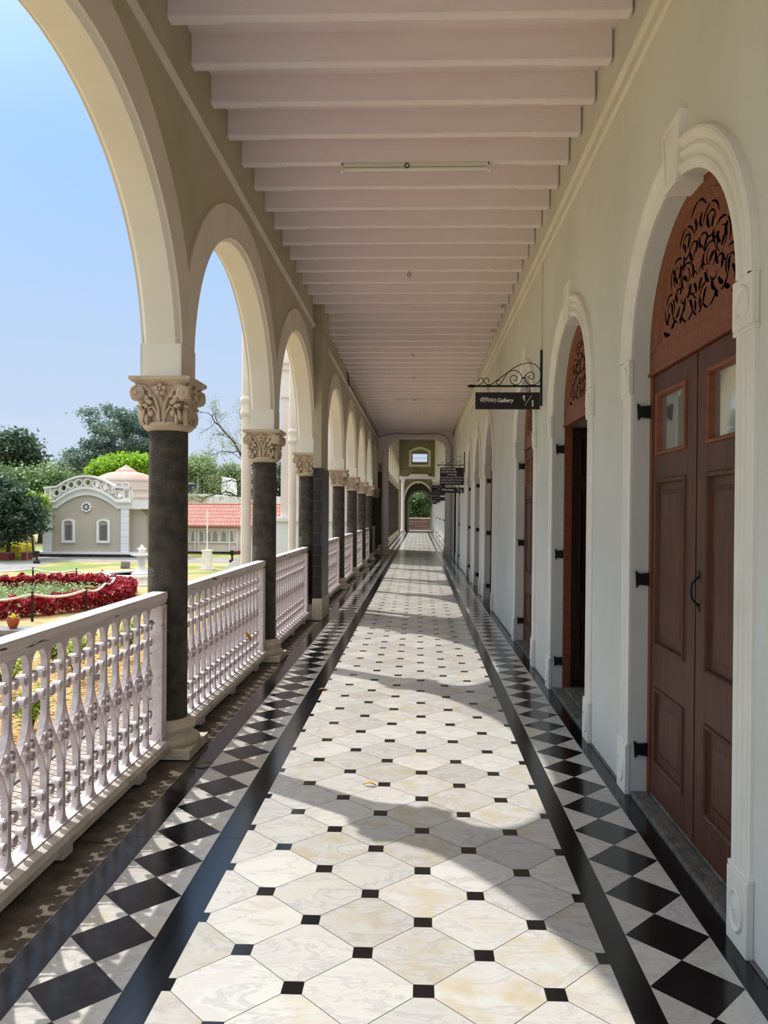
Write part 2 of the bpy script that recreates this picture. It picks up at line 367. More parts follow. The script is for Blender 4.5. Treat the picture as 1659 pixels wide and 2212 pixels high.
i = len(fv); fv += [(XL3 - .004, -3, -.0025), (XR3, -3, -.0025), (XR3, Y_END, -.0025), (XL3 - .004, Y_END, -.0025)]; ff.append([i, i + 1, i + 2, i + 3]); fm.append(2); ft.append((0, 0, 0))
me = D.meshes.new('floor'); me.from_pydata(fv, [], ff)
for k in ('marble_w', 'marble_k', 'grout'): me.materials.append(M[k])
me.polygons.foreach_set('material_index', fm)
ca = me.attributes.new('tint', 'FLOAT_COLOR', 'CORNER'); buf = []
for f, t in zip(ff, ft): buf += [t[0], t[1], t[2], 1] * len(f)
ca.data.foreach_set('color', buf)
fl = D.objects.new('floor', me); C.objects.link(fl); struct(fl, 'polished marble corridor floor of white octagons with black squares and black diamond borders')
mb = MB(); mb.box(XL3 - 0.003, 1.135, -3, Y_END, -0.25, -0.004); struct(mb.build('floor_bed', 'stone'), 'stone bed under the corridor floor')
mb = MB()
y = -3.0
while y < 57:
    l = R.uniform(0.9, 1.5); mb.box(-1.56, XL3 - 0.006, y + .004, y + l - .004, -0.3, -0.006 - R.uniform(0, .004)); y += l
struct(mb.build('floor_edge', 'stone', bevel=0.004), 'rough dark stone strip between the tiles and the railing')
mb = MB(); mb.box(-1.78, -1.56, -3, 62, -0.95, 0.0); struct(mb.build('wall_plinth', 'stone'), 'dark stone plinth under the arcade railing')

# ================================================================ ARCADE
CX = -1.575
COLS = [-4.25, -1.23, 1.79, 4.81, 7.83, 10.85, 12.07, 15.09, 18.11, 21.13, 24.15, 27.15]
XI, XO = -1.466, -1.692
ZCAP, ZC = 2.315, 4.34        # top of abacus, beam underside
ZT = ZC + 0.19
def arch_pts(a, b, zs, n=40):
    return [(-a * math.cos(PI * k / n), zs + b * math.sin(PI * k / n)) for k in range(n + 1)]
def arcade(name, label, cols, solid, zcap, zs, b, ztop, xi, xo, mats, y0, y1, ch=0.024):
    mb = MB(); hw = 0.145
    prev = y0
    bays = []
    for k in range(len(cols) - 1):
        if k in solid: continue
        a = (cols[k + 1] - cols[k]) / 2 - hw; c = (cols[k + 1] + cols[k]) / 2
        bays.append((c, a))
        # solid between prev and this bay's start
        s0 = c - a - ch
        if s0 > prev:
            mb.sleeve(xo, xi, prev, s0, zcap, ztop, 0)
        zj = zs + .10; e = a + ch; nn = 40
        I = [(-a, zj)] + [p for p in arch_pts(a, b, zs, nn) if p[1] > zj + .01] + [(a, zj)]
        O = [(-e, zj)] + [p for p in arch_pts(e, b + ch, zs, nn) if p[1] > zj + .012] + [(e, zj)]
        while len(O) > len(I): O.pop(1)
        while len(I) > len(O): I.pop(1)
        for x, xc_ in ((xi, xi - ch), (xo, xo + ch)):
            mb.strip([[(x, c + u, z) for u, z in O], [(x, c + u, ztop) for u, z in O]], m=0)
            mb.strip([[(x, c + u, z) for u, z in O], [(xc_, c + u, z) for u, z in I]], m=1)
            for g in (-1, 1):
                mb.face([(x, c + g * e, zcap), (x, c + g * a, zcap), (x, c + g * a, zj), (x, c + g * e, zj)], 0)
                mb.face([(x, c + g * e, zj), (x, c + g * a, zj), (xc_, c + g * a, zj)], 1)
        mb.strip([[(xi - ch, c + u, z) for u, z in I], [(xo + ch, c + u, z) for u, z in I]], m=1)
        for g in (-1, 1): mb.face([(xi, c + g * a, zcap), (xo, c + g * a, zcap), (xo, c + g * a, zj), (xi, c + g * a, zj)], 1)
        for g in (-1, 1): mb.face([(xi, c + g * e, zcap), (xo, c + g * e, zcap), (xo, c + g * a, zcap), (xi, c + g * a, zcap)], 1)
        mb.face([(xi, c - e, ztop), (xi, c + e, ztop), (xo, c + e, ztop), (xo, c - e, ztop)], 0)
        prev = c + a + ch
    if y1 > prev: mb.box(xo, xi, prev, y1, zcap, ztop, 0)
    o = mb.build(name, mats); struct(o, label)
    return o, bays
wl, bays = arcade('wall_left', 'olive arcade wall of round arches over the columns on the garden side', COLS, {5}, ZCAP, 2.42, 1.21, ZT, XI, XO, ['wall_left', 'soffit'], -4.6, 27.3)
def arch_band(a, b, zs, zcap, half, xi, xo):
    mb = MB(); bw = 0.27; th = 0.014
    inn = [(-a, zcap), (-a, zs + .10)] + [(p[0] * (a + .024) / a, zs + (p[1] - zs) * (b + .024) / b) for p in arch_pts(a, b, zs)[1:-1]] + [(a, zs + .10), (a, zcap)]
    out = [(-half, zcap), (-half, zs + .10)] + [(max(-half, min(half, p[0])), p[1]) for p in arch_pts(a + bw, b + bw, zs)[1:-1]] + [(half, zs + .10), (half, zcap)]
    for x, s in ((xi, 1), (xo, -1)):
        f = x + s * th
        mb.strip([[(f, u, z) for u, z in inn], [(f, u, z) for u, z in out]])
        mb.strip([[(f, u, z) for u, z in out], [(x, u, z) for u, z in out]])
        mb.strip([[(f, u, z) for u, z in inn], [(x, u, z) for u, z in inn]])
    return mb
bm0 = None
for c, a in bays:
    if bm0 is None:
        o = arch_band(1.365, 1.21, 2.42, ZCAP, 1.51, XI, XO).build('arch_band', 'band', wl, smooth=40); bm0 = o
    else:
        o = bm0.copy(); C.objects.link(o); o.parent = wl
    o.location = (0, c, 0)
    o['label'] = 'lighter beige band framing the arch'
# masonry between the twinned columns and tiled pilaster
mb = MB(); mb.box(XO, XI - .002, 10.98, 11.94, -0.0, ZCAP); struct(mb.build('wall_pier', 'wall_left'), 'solid olive masonry between the twinned columns behind the tiled pilaster')
pil = empty('wall_pilaster', (0, 0, 0)); struct(pil, 'flat pilaster standing against the arcade, dark glazed tiles below and olive paint above')
mb = MB(); mb.box(-1.463, -1.325, 10.60, 11.42, 0.0, 0.30); mb.build('plinth_block', 'basestone', pil, bevel=0.006)
mb = MB()
x0, x1, y0, y1, z0, z1 = -1.463, -1.336, 10.61, 11.41, 0.30, 2.10
mb.box(x0, x1, y0, y1, z0, z1, 1)
mb.face([(x1 + .001, y0, z0), (x1 + .001, y1, z0), (x1 + .001, y1, z1), (x1 + .001, y0, z1)], 0)
mb.build('tile_facing', ['glaze', 'glaze_x'], pil)
mb = MB(); mb.box(-1.463, -1.352, 10.63, 11.39, 2.10, ZT); mb.box(-1.463, -1.33, 10.61, 11.41, 4.04, 4.10); mb.build('painted_shaft', 'wall_left', pil)
# cornice string
mb = MB()
for y0, y1 in ((-4.6, 10.62), (11.41, 27.2)):
    mb.prism([(XI - .001, 4.03), (XI + .018, 4.045), (XI + .026, 4.075), (XI + .012, 4.085), (XI - .001, 4.085)], lambda a, b, d: (a, d, b), y0, y1)
struct(mb.build('trim_1', 'band'), 'thin cream string moulding along the arcade wall below the ceiling')

# ---------------------------------------------------------------- column
def spiral(cx, cy, r0, r1, a0, turns, n=22, sgn=1):
    return [(cx + (r0 + (r1 - r0) * t / n) * math.cos(a0 + sgn * 2 * PI * turns * t / n), cy + (r0 + (r1 - r0) * t / n) * math.sin(a0 + sgn * 2 * PI * turns * t / n)) for t in range(n + 1)]
def make_capital():
    """local z 0..0.28, top carries the abacus"""
    mb = MB()
    mb.lathe([(.122, 0), (.128, .03), (.130, .08), (.140, .14), (.158, .19), (.172, .215)], 24)
    for q in range(4):
        T = Matrix.Rotation(q * PI / 2, 4, 'Z'); mb.T = T
        fy = -.135    # face plane looks to -Y
        def out(x, z, e=0.0):   # point on bell surface, slightly proud
            rb = .128 + max(0, z - .03) ** 1.5 * .55
            x = max(-.17, min(.17, x)); t = max(rb * rb - x * x, 0)
            y = math.sqrt(t) if t > (.075 ** 2) else .075
            return (x, -(y + e), z)
        # volutes
        for s in (-1, 1):
            cx, cz = s * .140, .178
            rows = []
            for d in (-.125, -.178):
                rows.append([(cx + .043 * math.cos(2 * PI * k / 18), d, cz + .043 * math.sin(2 * PI * k / 18)) for k in range(18)])
            idx = mb.strip(rows, True); mb.cap(idx[1])
            sp = spiral(cx, cz, .037, .008, PI / 2, 1.75, 26, -s)
            mb.tube([(x, -.178, z) for x, z in sp], .0075, 5)
            mb.ball((cx, -.180, cz), .012, 8)
            # band flowing from volute to the centre
            mb.tube([(s * .135, -.165, .222), (s * .10, -.160, .216), (s * .07, -.150, .19), (s * .035, -.146, .14), (s * .018, -.142, .08), (s * .014, -.136, 0.0)], [.008, .010, .011, .010, .008, .008], 6)
            mb.tube([(s * .012, -.128, 0), (s * .03, -.140, .06), (s * .055, -.148, .095), (s * .075, -.148, .085), (s * .078, -.142, .06)], [.007, .008, .008, .007, .006], 6)
            mb.ball((s * .068, -.138, .055), .020, 8, sc=(1, .6, 1.15))
            # leaves
            for (lx, lz, rx, rz, rot) in ((.078, .125, .032, .016, .5), (.095, .155, .034, .015, .8), (.066, .165, .022, .012, .9), (.098, .10, .026, .014, .3), (.112, .045, .012, .040, .15), (.092, .02, .012, .035, 0)):
                c = Vector((s * lx, -.140 - .02 * lz / .2, lz)); pr = []
                for k in range(10):
                    t = 2 * PI * k / 10; u, v = rx * math.cos(t), rz * math.sin(t) * (1 + .25 * math.cos(3 * t))
                    pr.append((u * math.cos(rot) - v * math.sin(rot), u * math.sin(rot) + v * math.cos(rot)))
                i0 = [mb.P((c.x + s * u, c.y + .02, c.z + v)) for u, v in pr]; i1 = [mb.P((c.x + s * u * .8, c.y - .006, c.z + v * .8)) for u, v in pr]
                ct = mb.P((c.x, c.y - .012, c.z))
                for k in range(10):
                    k2 = (k + 1) % 10
                    mb.f.append([i0[k], i0[k2], i1[k2], i1[k]]); mb.m.append(0); mb.f.append([i1[k], i1[k2], ct]); mb.m.append(0)
        # flower
        for k in range(5):
            t = PI / 2 + 2 * PI * k / 5
            mb.ball((.026 * math.cos(t), -.168, .196 + .026 * math.sin(t)), .0165, 8, sc=(1, .6, 1))
        mb.ball((0, -.176, .196), .010, 8)
        mb.ball((0, -.152, .145), .012, 6, sc=(1, .8, 1.8))
        # diagonal bead string and corner support
        mb.T = Matrix.Rotation(q * PI / 2 + PI / 4, 4, 'Z')
        for k in range(5): mb.ball((0, -.136 - .004 * k, .015 + .026 * k), .0125, 6)
        for s in (-1, 1): mb.tube([(s * .02, -.132, 0), (s * .02, -.146, .08), (s * .022, -.165, .14)], .006, 5)
        mb.prism([(-.028, 0.13), (.028, 0.13), (.04, .22), (-.04, .22)], lambda a, b, d: (a, d, b), -.215, -.10)
    mb.T = None
    return mb
def frus(mb, w0, z0, w1, z1):
    a = [(-w0, -w0, z0), (w0, -w0, z0), (w0, w0, z0), (-w0, w0, z0)]; b = [(-w1, -w1, z1), (w1, -w1, z1), (w1, w1, z1), (-w1, w1, z1)]
    mb.strip([a, b], True)
def make_column(name, shaft_top=2.005):
    t = empty(name)
    mb = MB(); mb.box(-.205, .205, -.205, .205, 0, .055)
    mb.lathe([(.20, .055), (.205, .07), (.200, .088), (.185, .096), (.172, .104), (.162, .125), (.166, .140), (.176, .150), (.176, .166), (.160, .176), (.148, .186), (.143, .205), (.134, .21)], 32)
    mb.build('base', 'basestone', t, smooth=50)
    mb = MB(); H = shaft_top
    mb.lathe([(.124, .205), (.1225, .3), (.121, 1.0), (.1205, 1.15), (.1190, 1.153), (.1205, 1.156), (.118, H)], 40)
    s = mb.build('shaft', 'basalt', t, smooth=40)
    mb = MB(); mb.lathe([(.118, H - .012), (.132, H - .008), (.150, H + .005), (.155, H + .018), (.150, H + .032), (.135, H + .04), (.12, H + .042)], 32)
    mb.build('neck_ring', 'capstone', t, smooth=50)
    cp = make_capital().build('capital', 'capstone', t, smooth=50, loc=(0, 0, H + .035))
    mb = MB(); frus(mb, .150, .215, .150, .222); frus(mb, .150, .222, .165, .240); frus(mb, .165, .240, .178, .247); frus(mb, .178, .247, .180, .252); frus(mb, .180, .252, .188, .254); mb.box(-.188, .188, -.188, .188, .254, .276)
    mb.build('abacus', 'capstone', cp)
    return t
col0 = make_column('column')
def place_col(src, y, label, first=False):
    c = src if first else dup(src)
    c.location = (CX, y, 0.0); tag(c, label, 'column', 'basalt columns of the near arcade'); return c
clabels = ['dark basalt column with carved capital, out beside the viewer', 'dark basalt column with carved capital nearest behind the viewer', 'dark basalt column with carved capital just left of the viewer',
    'nearest dark basalt column, carved capital, large in front of the garden building', 'second dark basalt column with carved capital, beside the tall drainpipe and hedge railing',
    'third dark basalt column, touching the black tiled pilaster', 'column hidden behind the black tiled pilaster', 'first dark basalt column beyond the tiled pilaster', 'second dark basalt column beyond the tiled pilaster', 'third dark basalt column beyond the tiled pilaster',
    'fourth dark basalt column beyond the tiled pilaster', 'last dark basalt column before the pale portal pillar']
first = True
for k in (2, 3, 4, 5, 7, 8, 9, 10, 11):
    place_col(col0, COLS[k], clabels[k], first); first = False

# ---------------------------------------------------------------- railing
P_ = 0.152
def ribbon(mb, pts, x0, x1, t=.0028):
    """flat iron strip following pts (y,z), width x0..x1, thickness 2t"""
    n = len(pts); L = []; Rr = []
    for i in range(n):
        a = pts[max(i - 1, 0)]; b = pts[min(i + 1, n - 1)]
        dy, dz = b[0] - a[0], b[1] - a[1]; l = math.hypot(dy, dz) or 1
        ny, nz = -dz / l * t, dy / l * t
        L.append((pts[i][0] + ny, pts[i][1] + nz)); Rr.append((pts[i][0] - ny, pts[i][1] - nz))
    mb.strip([[(x0, y, z) for y, z in L], [(x1, y, z) for y, z in L], [(x1, y, z) for y, z in Rr], [(x0, y, z) for y, z in Rr]], loop=True)
ZB, ZR = 0.105, 0.930
def make_baluster():
    mb = MB(); xa, xb = -.014, .014
    mb.box(xa, xb, -.003, .003, ZB - .01, ZR + .01)
    h = P_ / 2
    for s in (-1, 1):
        pts = [(s * (h - (h - .009) * math.sin(t * PI / 16)), ZR + .002 - .075 * (1 - math.cos(t * PI / 16))) for t in range(9)]
        pts += [(s * .009, .70), (s * .010, .655), (s * .020, .615), (s * .040, .575), (s * .060, .545), (s * h, .522)]
        ribbon(mb, pts, xa, xb)
        pts = [(s * h, .522), (s * .060, .498), (s * .040, .465), (s * .020, .420), (s * .010, .385), (s * .009, .34), (s * .009, ZB + .07)]
        pts += [(s * (h - (h - .009) * math.cos(t * PI / 16)), ZB + .07 - .07 * math.sin(t * PI / 16)) for t in range(1, 9)]
        ribbon(mb, pts, xa, xb)
        for (cy, cz, r, u) in ((.036, .818, .0245, 1), (.036, .733, .0245, -1), (.022, .544, .019, 1), (.022, .501, .019, -1), (.036, .302, .0245, 1), (.036, .214, .0245, -1)):
            sp = spiral(cy, cz, r, r * .22, PI / 2 if u > 0 else -PI / 2, 1.35, 20, -u)
            ribbon(mb, [(s * a, b) for a, b in sp], xa - .003, xb + .003, .0025)
    return mb
bal0 = make_baluster().mesh('baluster', 'iron_white', 40)
def railing(ya, yb, label):
    """between two columns' near/far posts"""
    t = empty('railing', (-1.578, ya, 0)); L = yb - ya
    tag(t, label, 'railing', 'white iron railings between the columns')
    mb = MB()
    for w0, w1, z0, z1 in ((-.034, .034, .928, .942), (-.042, .042, .942, .962), (-.048, .048, .962, 1.0)):
        mb.box(w0, w1, 0, L, z0, z1)
    mb.box(-.046, .046, 0, L, .9995, 1.006)
    mb.build('top_rail', 'rail', t, bevel=.003)
    mb = MB(); pr = [(-.075, .05), (.080, .05), (.084, .085), (.070, .108), (.035, .118), (-.04, .118), (-.07, .108)]
    mb.prism(pr, lambda a, b, d: (a, d, b), -.06, L + .05)
    mb.build('bottom_curb', 'curb', t, smooth=30)
    mb = MB(); mb.box(-.03, .03, 0.06, L - .06, .116, .124); mb.build('bottom_rail', 'iron_white', t)
    for y0 in (0.0, L - .085):
        mb = MB(); mb.box(-.044, .044, y0, y0 + .085, .11, .93); mb.box(-.050, -.044, y0 + .02, y0 + .065, .13, .91); mb.box(.044, .050, y0 + .02, y0 + .065, .13, .91)
        mb.build('post', 'rail', t, bevel=.003)
    for k in range(3):
        mb = MB(); yy = L * (k + .5) / 3; mb.box(-.02, .07, yy - .05, yy + .05, 0.0, .052); mb.build('curb_block', 'curb', t, bevel=.008)
    n = int((L - .17) / P_); off = (L - n * P_) / 2 + P_ / 2
    for k in range(n):
        o = D.objects.new('baluster', bal0); C.objects.link(o); o.parent = t; o.location = (0, off + k * P_, 0)
    return t
rl = {2: 'white iron scroll railing nearest the camera, before the first column', 3: 'white iron scroll railing between the first and second columns, yellow leaf caught in it',
      4: 'white iron scroll railing between the second and third columns, ending at the tiled pilaster', 6: 'white iron scroll railing just beyond the tiled pilaster', 7: 'white iron scroll railing, second beyond the tiled pilaster',
      8: 'white iron scroll railing, third beyond the tiled pilaster', 9: 'white iron scroll railing, fourth beyond the tiled pilaster', 10: 'white iron scroll railing, last one before the pale portal pillar'}
for k, lb in rl.items():
    railing(COLS[k] + .135, COLS[k + 1] - .135, lb)

# ================================================================ CEILING
mb = MB(); mb.box(XO - .3, 1.75, -5, 27.3, ZT, ZT + .25); struct(mb.build('ceiling', 'ceil'), 'pale pink boarded ceiling above the beams')
mb = MB(); wv = .034
xa, xb = XI, 1.187
mb.box(xa, xb, -wv, wv, 0, .20)
mb.box(xa, xa + .32, -wv - .006, wv + .006, -.005, .018); mb.box(xb - .34, xb, -wv - .006, wv + .006, -.005, .018)
beam = mb.build('ceiling_beam', 'ceil', bevel=.004)
k = 0; y = 4.40 + wv - .467 * 14
first = True
while y < 27.0:
    o = beam if first else beam.copy()
    if not first: C.objects.link(o)
    first = False
    o.location = (0, y, ZC)
    lab = 'pale pink ceiling beam with squared ends spanning the corridor'
    if abs(y - 6.30) < .12: lab = 'pale pink ceiling beam carrying the near tube light'
    elif abs(y - 19.3) < .22: lab = 'pale pink ceiling beam by the far tube light'
    tag(o, lab, 'beam', 'pale pink ceiling beams'); y += .467
def tube_light(y, label):
    t = empty('tube_light', (-0.045, y, ZC)); tag(t, label, 'ceiling light', 'ceiling tube lights')
    mb = MB(); mb.box(-.60, .60, -.03, .03, -.028, -.001); mb.build('housing', 'white_metal', t, bevel=.003)
    mb = MB(); mb.tube([(-.58, 0, -.045), (.58, 0, -.045)], .014, 12); mb.build('tube', 'tube', t, smooth=40)
    for s in (-1, 1):
        mb = MB(); mb.box(s * .60 - .012, s * .60 + .012, -.03, .03, -.062, 0); mb.build('end_cap', 'white_metal', t)
    mb = MB(); mb.tube([(-.07 + .018 * math.cos(a * PI / 6), -.034, -.03 + .018 * math.sin(a * PI / 6)) for a in range(13)], .004, 6); mb.build('cable_loop', 'black_iron', t)
tube_light(6.30, 'near tube light under a pale ceiling beam, four feet long')
tube_light(19.40, 'far tube light under a ceiling beam, deeper down the corridor')
hk = MB(); hk.tube([(0, 0, 0), (0, 0, -.03)] + [(.02 * math.sin(a), 0, -.05 + .02 * math.cos(a)) for a in [i * .45 for i in range(0, 13)]], .0045, 6)
hkm = hk.mesh('ceiling_hook', 'threshold', 40)
for px, py, lb in ((884, 592, 'iron hook under the middle of a beam, nearest of the central hooks'), (892, 769, 'iron hook under a beam, second of the central hooks'), (894, 816, 'iron hook under a beam, third of the central hooks'), (899, 893, 'iron hook under a beam, farthest of the central hooks'),
                   (1085, 662, 'iron hook under a beam end by the door wall, above the gallery sign'), (1064, 713, 'small iron hook under a beam end by the door wall, farther one')):
    zc = 2.80 * F_PX / (1105 - py); p = at(px, py, zc)
    yk = 4.40 + wv + .467 * round((p.y - 4.40 - wv) / .467)
    o = D.objects.new('ceiling_hook', hkm); C.objects.link(o); o.location = (p.x * yk / p.y, yk, ZC + .004); tag(o, lb, 'hook', 'ceiling hooks')
mb = MB(); pts = [(-1.40, 14.9, 4.20), (-1.38, 15.0, 4.02), (-1.40, 15.2, 3.98), (-1.42, 15.3, 4.12)]
mb.tube(pts, .012, 6)
pts = [(-1.425, 15.2 + i * 1.45, 4.10 + (.02 if i % 2 else -.01)) for i in range(9)] + [(-1.36, 26.85, 4.14), (-.9, 26.72, 4.22), (0, 26.72, 4.20), (.5, 26.72, 4.22), (.72, 26.72, 4.20), (.88, 26.72, 4.14), (.98, 26.71, 4.04), (1.05, 26.7, 3.90), (1.10, 26.68, 3.75), (1.115, 26.65, 3.6)]
mb.tube(pts, .012, 6)
tag(mb.build('electric_cable', 'black_iron', smooth=60), 'black cable running along the arcade cornice and over the far portal', 'cable')

# ================================================================ DOOR WALL
BAT = 0.004; XW = 1.130
RW_LOC, RW_ROT = (XW, 0, 0), (0, BAT, 0)
def wall_open(mb, ops, y0, y1, z0, ztop, xi, xo, n=28, ms=1):
    prev = y0
    for c, a, zs, b in ops:
        if c - a > prev: mb.sleeve(xi, xo, prev, c - a, z0, ztop, 0)
        pts = [(-a, z0)] + arch_pts(a, b, zs, n) + [(a, z0)]
        for x in (xi, xo): mb.strip([[(x, c + u, z) for u, z in pts], [(x, c + u, ztop) for u, z in pts]], m=0)
        mb.strip([[(xi, c + u, z) for u, z in pts], [(xo, c + u, z) for u, z in pts]], m=ms)
        mb.face([(xi, c - a, ztop), (xi, c + a, ztop), (xo, c + a, ztop), (xo, c - a, ztop)], 0)
        prev = c + a
    if y1 > prev: mb.box(xi, xo, prev, y1, z0, ztop, 0)
DOORS = [3.48, 5.92, 8.37, 12.61, 15.05, 17.48, 21.80, 24.20]
DA, DZ = 0.685, 2.32
mb = MB(); wall_open(mb, [(c, DA, DZ, .655) for c in DOORS], -4.6, 27.2, -.05, 4.0, 0, .42); mb.box(.055, .42, -4.6, 27.2, 4.0, ZT)
wr = mb.build('wall_right', ['wall', 'wall'], None, loc=RW_LOC, rot=RW_ROT); struct(wr, 'pale olive door wall on the right with arched openings')
mb = MB()
for a, z0, z1 in ((.020, 3.84, 3.87), (.024, 3.955, 4.002)):
    mb.box(-a, .0005, -4.6, 27.0, z0, z1)
struct(mb.build('trim_2', 'soffit', None, bevel=.004, loc=RW_LOC, rot=RW_ROT), 'double olive string moulding along the top of the door wall')
mb = MB(); mb.box(-.016, .001, -4.6, 2.625, -.002, .009)
for k in range(len(DOORS) - 1): mb.box(-.016, .001, DOORS[k] + .855, DOORS[k + 1] - .855, -.002, .009)
struct(mb.build('baseboard_right', 'threshold', None, bevel=.004, loc=RW_LOC, rot=RW_ROT), 'rough grey mortar line along the foot of the door wall')

# surround pieces in local coords: x = into wall (+), y along, z up, door centred on y=0
def sweep(mb, path, prof):
    """path: list of (y,z,ny,nz) with outward normal in wall plane; prof: (off, proud)"""
    rows = []
    for y, z, ny, nz in path: rows.append([(-pr, y + ny * o, z + nz * o) for o, pr in prof])
    mb.strip(rows)
PROF = [(0, 0), (0, .020), (.012, .026), (.020, .040), (.034, .048), (.048, .040), (.056, .022), (.070, .020), (.080, .034), (.094, .044), (.108, .034), (.114, .024), (.126, .030), (.140, .052), (.156, .056), (.168, .044), (.172, 0)]
PROF = [(o * .94, p * .6) for o, p in PROF]
PROFP = [(o, p * .50) for o, p in [(0, 0), (0, .024), (.020, .026), (.026, .036), (.046, .036), (.052, .020), (.060, .020), (.066, .036), (.088, .036), (.094, .020), (.102, .020), (.108, .034), (.134, .034), (.138, .024), (.152, .022), (.154, 0)]]
def disc_block(mb, w, z0, z1, pr):
    mb.box(-pr, 0, -w / 2, w / 2, z0, z1)
    cz = (z0 + z1) / 2; r = w * .30; n = 20
    ring = lambda rr, x, rz=1.35: [(-x, rr * math.cos(2 * PI * k / n), cz + rz * rr * math.sin(2 * PI * k / n)) for k in range(n)]
    rz = 1.3 if z1 - z0 > w * 1.2 else 1.05
    ix = mb.strip([ring(r * 1.15, pr + .0005, rz), ring(r * 1.12, pr + .007, rz), ring(r, pr + .008, rz), ring(r * .88, pr + .001, rz), ring(r * .70, pr + .001, rz), ring(r * .5, pr + .006, rz), ring(r * .05, pr + .008, rz)], True)
def leaf_scroll():
    """half of the fretwork, list of thin outlines (y,z) in panel coords, y>=0"""
    out = []
    def stroke(pts, w):
        n = len(pts); L = []; Rr = []
        for i in range(n):
            a = pts[max(i - 1, 0)]; b = pts[min(i + 1, n - 1)]; dx, dz = b[0] - a[0], b[1] - a[1]; l = math.hypot(dx, dz) or 1
            ww = w * (0.25 + 0.75 * math.sin(PI * (i + .6) / (n + .2))); L.append((pts[i][0] - dz / l * ww, pts[i][1] + dx / l * ww)); Rr.append((pts[i][0] + dz / l * ww, pts[i][1] - dx / l * ww))
        out.append(L + Rr[::-1])
    def arc(cx, cz, r, a0, a1, w=.004, k=1.0):
        stroke([(cx + r * math.cos(math.radians(a0 + (a1 - a0) * t / 9)), cz + k * r * math.sin(math.radians(a0 + (a1 - a0) * t / 9))) for t in range(10)], w)
    def leaf(cx, cz, l, ang, w=.011):
        a = math.radians(ang); stroke([(cx + l * (t / 7 - .5) * math.cos(a) + .2 * l * math.sin(PI * t / 7) * -math.sin(a) * .6, cz + l * (t / 7 - .5) * math.sin(a) + .2 * l * math.sin(PI * t / 7) * math.cos(a) * .6) for t in range(8)], w)
    # lobed outline
    for (cx, cz, r, a0, a1) in ((0, .40, .095, 30, 88), (.135, .345, .085, 95, 160), (.135, .345, .085, 10, 85), (.245, .235, .085, 60, 125), (.245, .235, .085, -30, 50), (.335, .10, .075, 30, 110), (.335, .10, .075, -70, 20), (.335, .10, .05, 120, 220),
                               (.235, .09, .075, 190, 260), (.235, .09, .075, 275, 345), (.12, .06, .075, 200, 262), (.12, .06, .075, 278, 345), (0, .045, .06, 282, 330)):
        arc(cx, cz, r, a0, a1, .0058)
    for (cx, cz, r, a0, a1) in ((.135, .345, .05, 0, 150), (.135, .33, .045, 190, 330), (.245, .235, .05, -60, 90), (.245, .225, .045, 110, 250), (.335, .10, .035, -20, 110), (.13, .20, .06, 60, 150), (.13, .20, .06, -60, 40), (.13, .20, .035, 100, 260),
                               (.05, .28, .05, 20, 140), (.05, .14, .05, -110, 20), (.05, .14, .05, 40, 150), (.23, .12, .05, 20, 140), (.0, .22, .07, 20, 85), (.0, .12, .06, -80, -10), (.19, .30, .04, 200, 320), (.29, .17, .04, 160, 280), (.17, .12, .035, 190, 350), (.0, .34, .05, 20, 80)):
        arc(cx, cz, r, a0, a1, .0042)
    for (cx, cz, l, an) in ((.03, .40, .06, 70), (.11, .36, .07, 110), (.16, .34, .05, 60), (.215, .25, .07, 120), (.27, .22, .06, 40), (.32, .10, .06, 80), (.36, .06, .06, 300), (.385, -.005, .09, 200), (.30, .02, .06, 150), (.09, .27, .07, 60), (.17, .27, .06, 100),
                             (.06, .20, .07, 80), (.15, .19, .06, 30), (.20, .17, .07, 110), (.10, .12, .07, 130), (.03, .11, .06, 60), (.16, .07, .06, 100), (.26, .13, .05, 60), (.24, .06, .06, 140), (.08, .05, .06, 60), (.02, .30, .05, 100), (.03, .03, .05, 90), (.20, .02, .05, 120), (.29, .26, .05, 60)):
        leaf(cx, cz, l, an)
    return out
def make_surround(parent):
    for s in (-1, 1):
        mb = MB(); sweep(mb, [(s * DA, .27, s, 0), (s * DA, 2.145, s, 0)], PROFP); mb.build('pilaster', 'trim', parent, smooth=35)
        mb = MB(); mb.T = Matrix.Translation((0, s * (DA + .080), 0)); disc_block(mb, .168, 2.145, 2.32, .026); mb.box(-.022, 0, -.088, .088, 2.128, 2.145); mb.build('impost_block', 'trim', parent, smooth=35, bevel=.003)
        mb = MB(); mb.T = Matrix.Translation((0, s * (DA + .080), 0)); disc_block(mb, .168, .0, .255, .026); mb.box(-.022, 0, -.088, .088, .255, .272); mb.build('plinth_block', 'trim', parent, smooth=35, bevel=.003)
    mb = MB(); n = 40
    sweep(mb, [(-DA * math.cos(PI * k / n), DZ + .655 * math.sin(PI * k / n), -math.cos(PI * k / n), math.sin(PI * k / n)) for k in range(n + 1)], PROF)
    mb.build('archivolt', 'trim', parent, smooth=35)
    mb = MB(); kb, kt, z0, z1 = .080, .118, 2.945, 3.245
    fn = lambda a, b, d: (d, a, b)
    mb.prism([(-kb, z0), (kb, z0), (kt, z1), (-kt, z1)], fn, .13, -.034)
    q = lambda i, x: [(x, -kb + i, z0 + i * 1.4), (x, kb - i, z0 + i * 1.4), (x, kt - i, z1 - i * 1.4), (x, -kt + i, z1 - i * 1.4)]
    mb.strip([q(.004, -.0345), q(.018, -.0345)], True); mb.strip([q(.010, -.039), q(.020, -.039)], True); mb.strip([q(.002, -.034), q(.010, -.039)], True); mb.strip([q(.020, -.039), q(.026, -.0352)], True)
    mb.build('keystone', 'trim', parent)
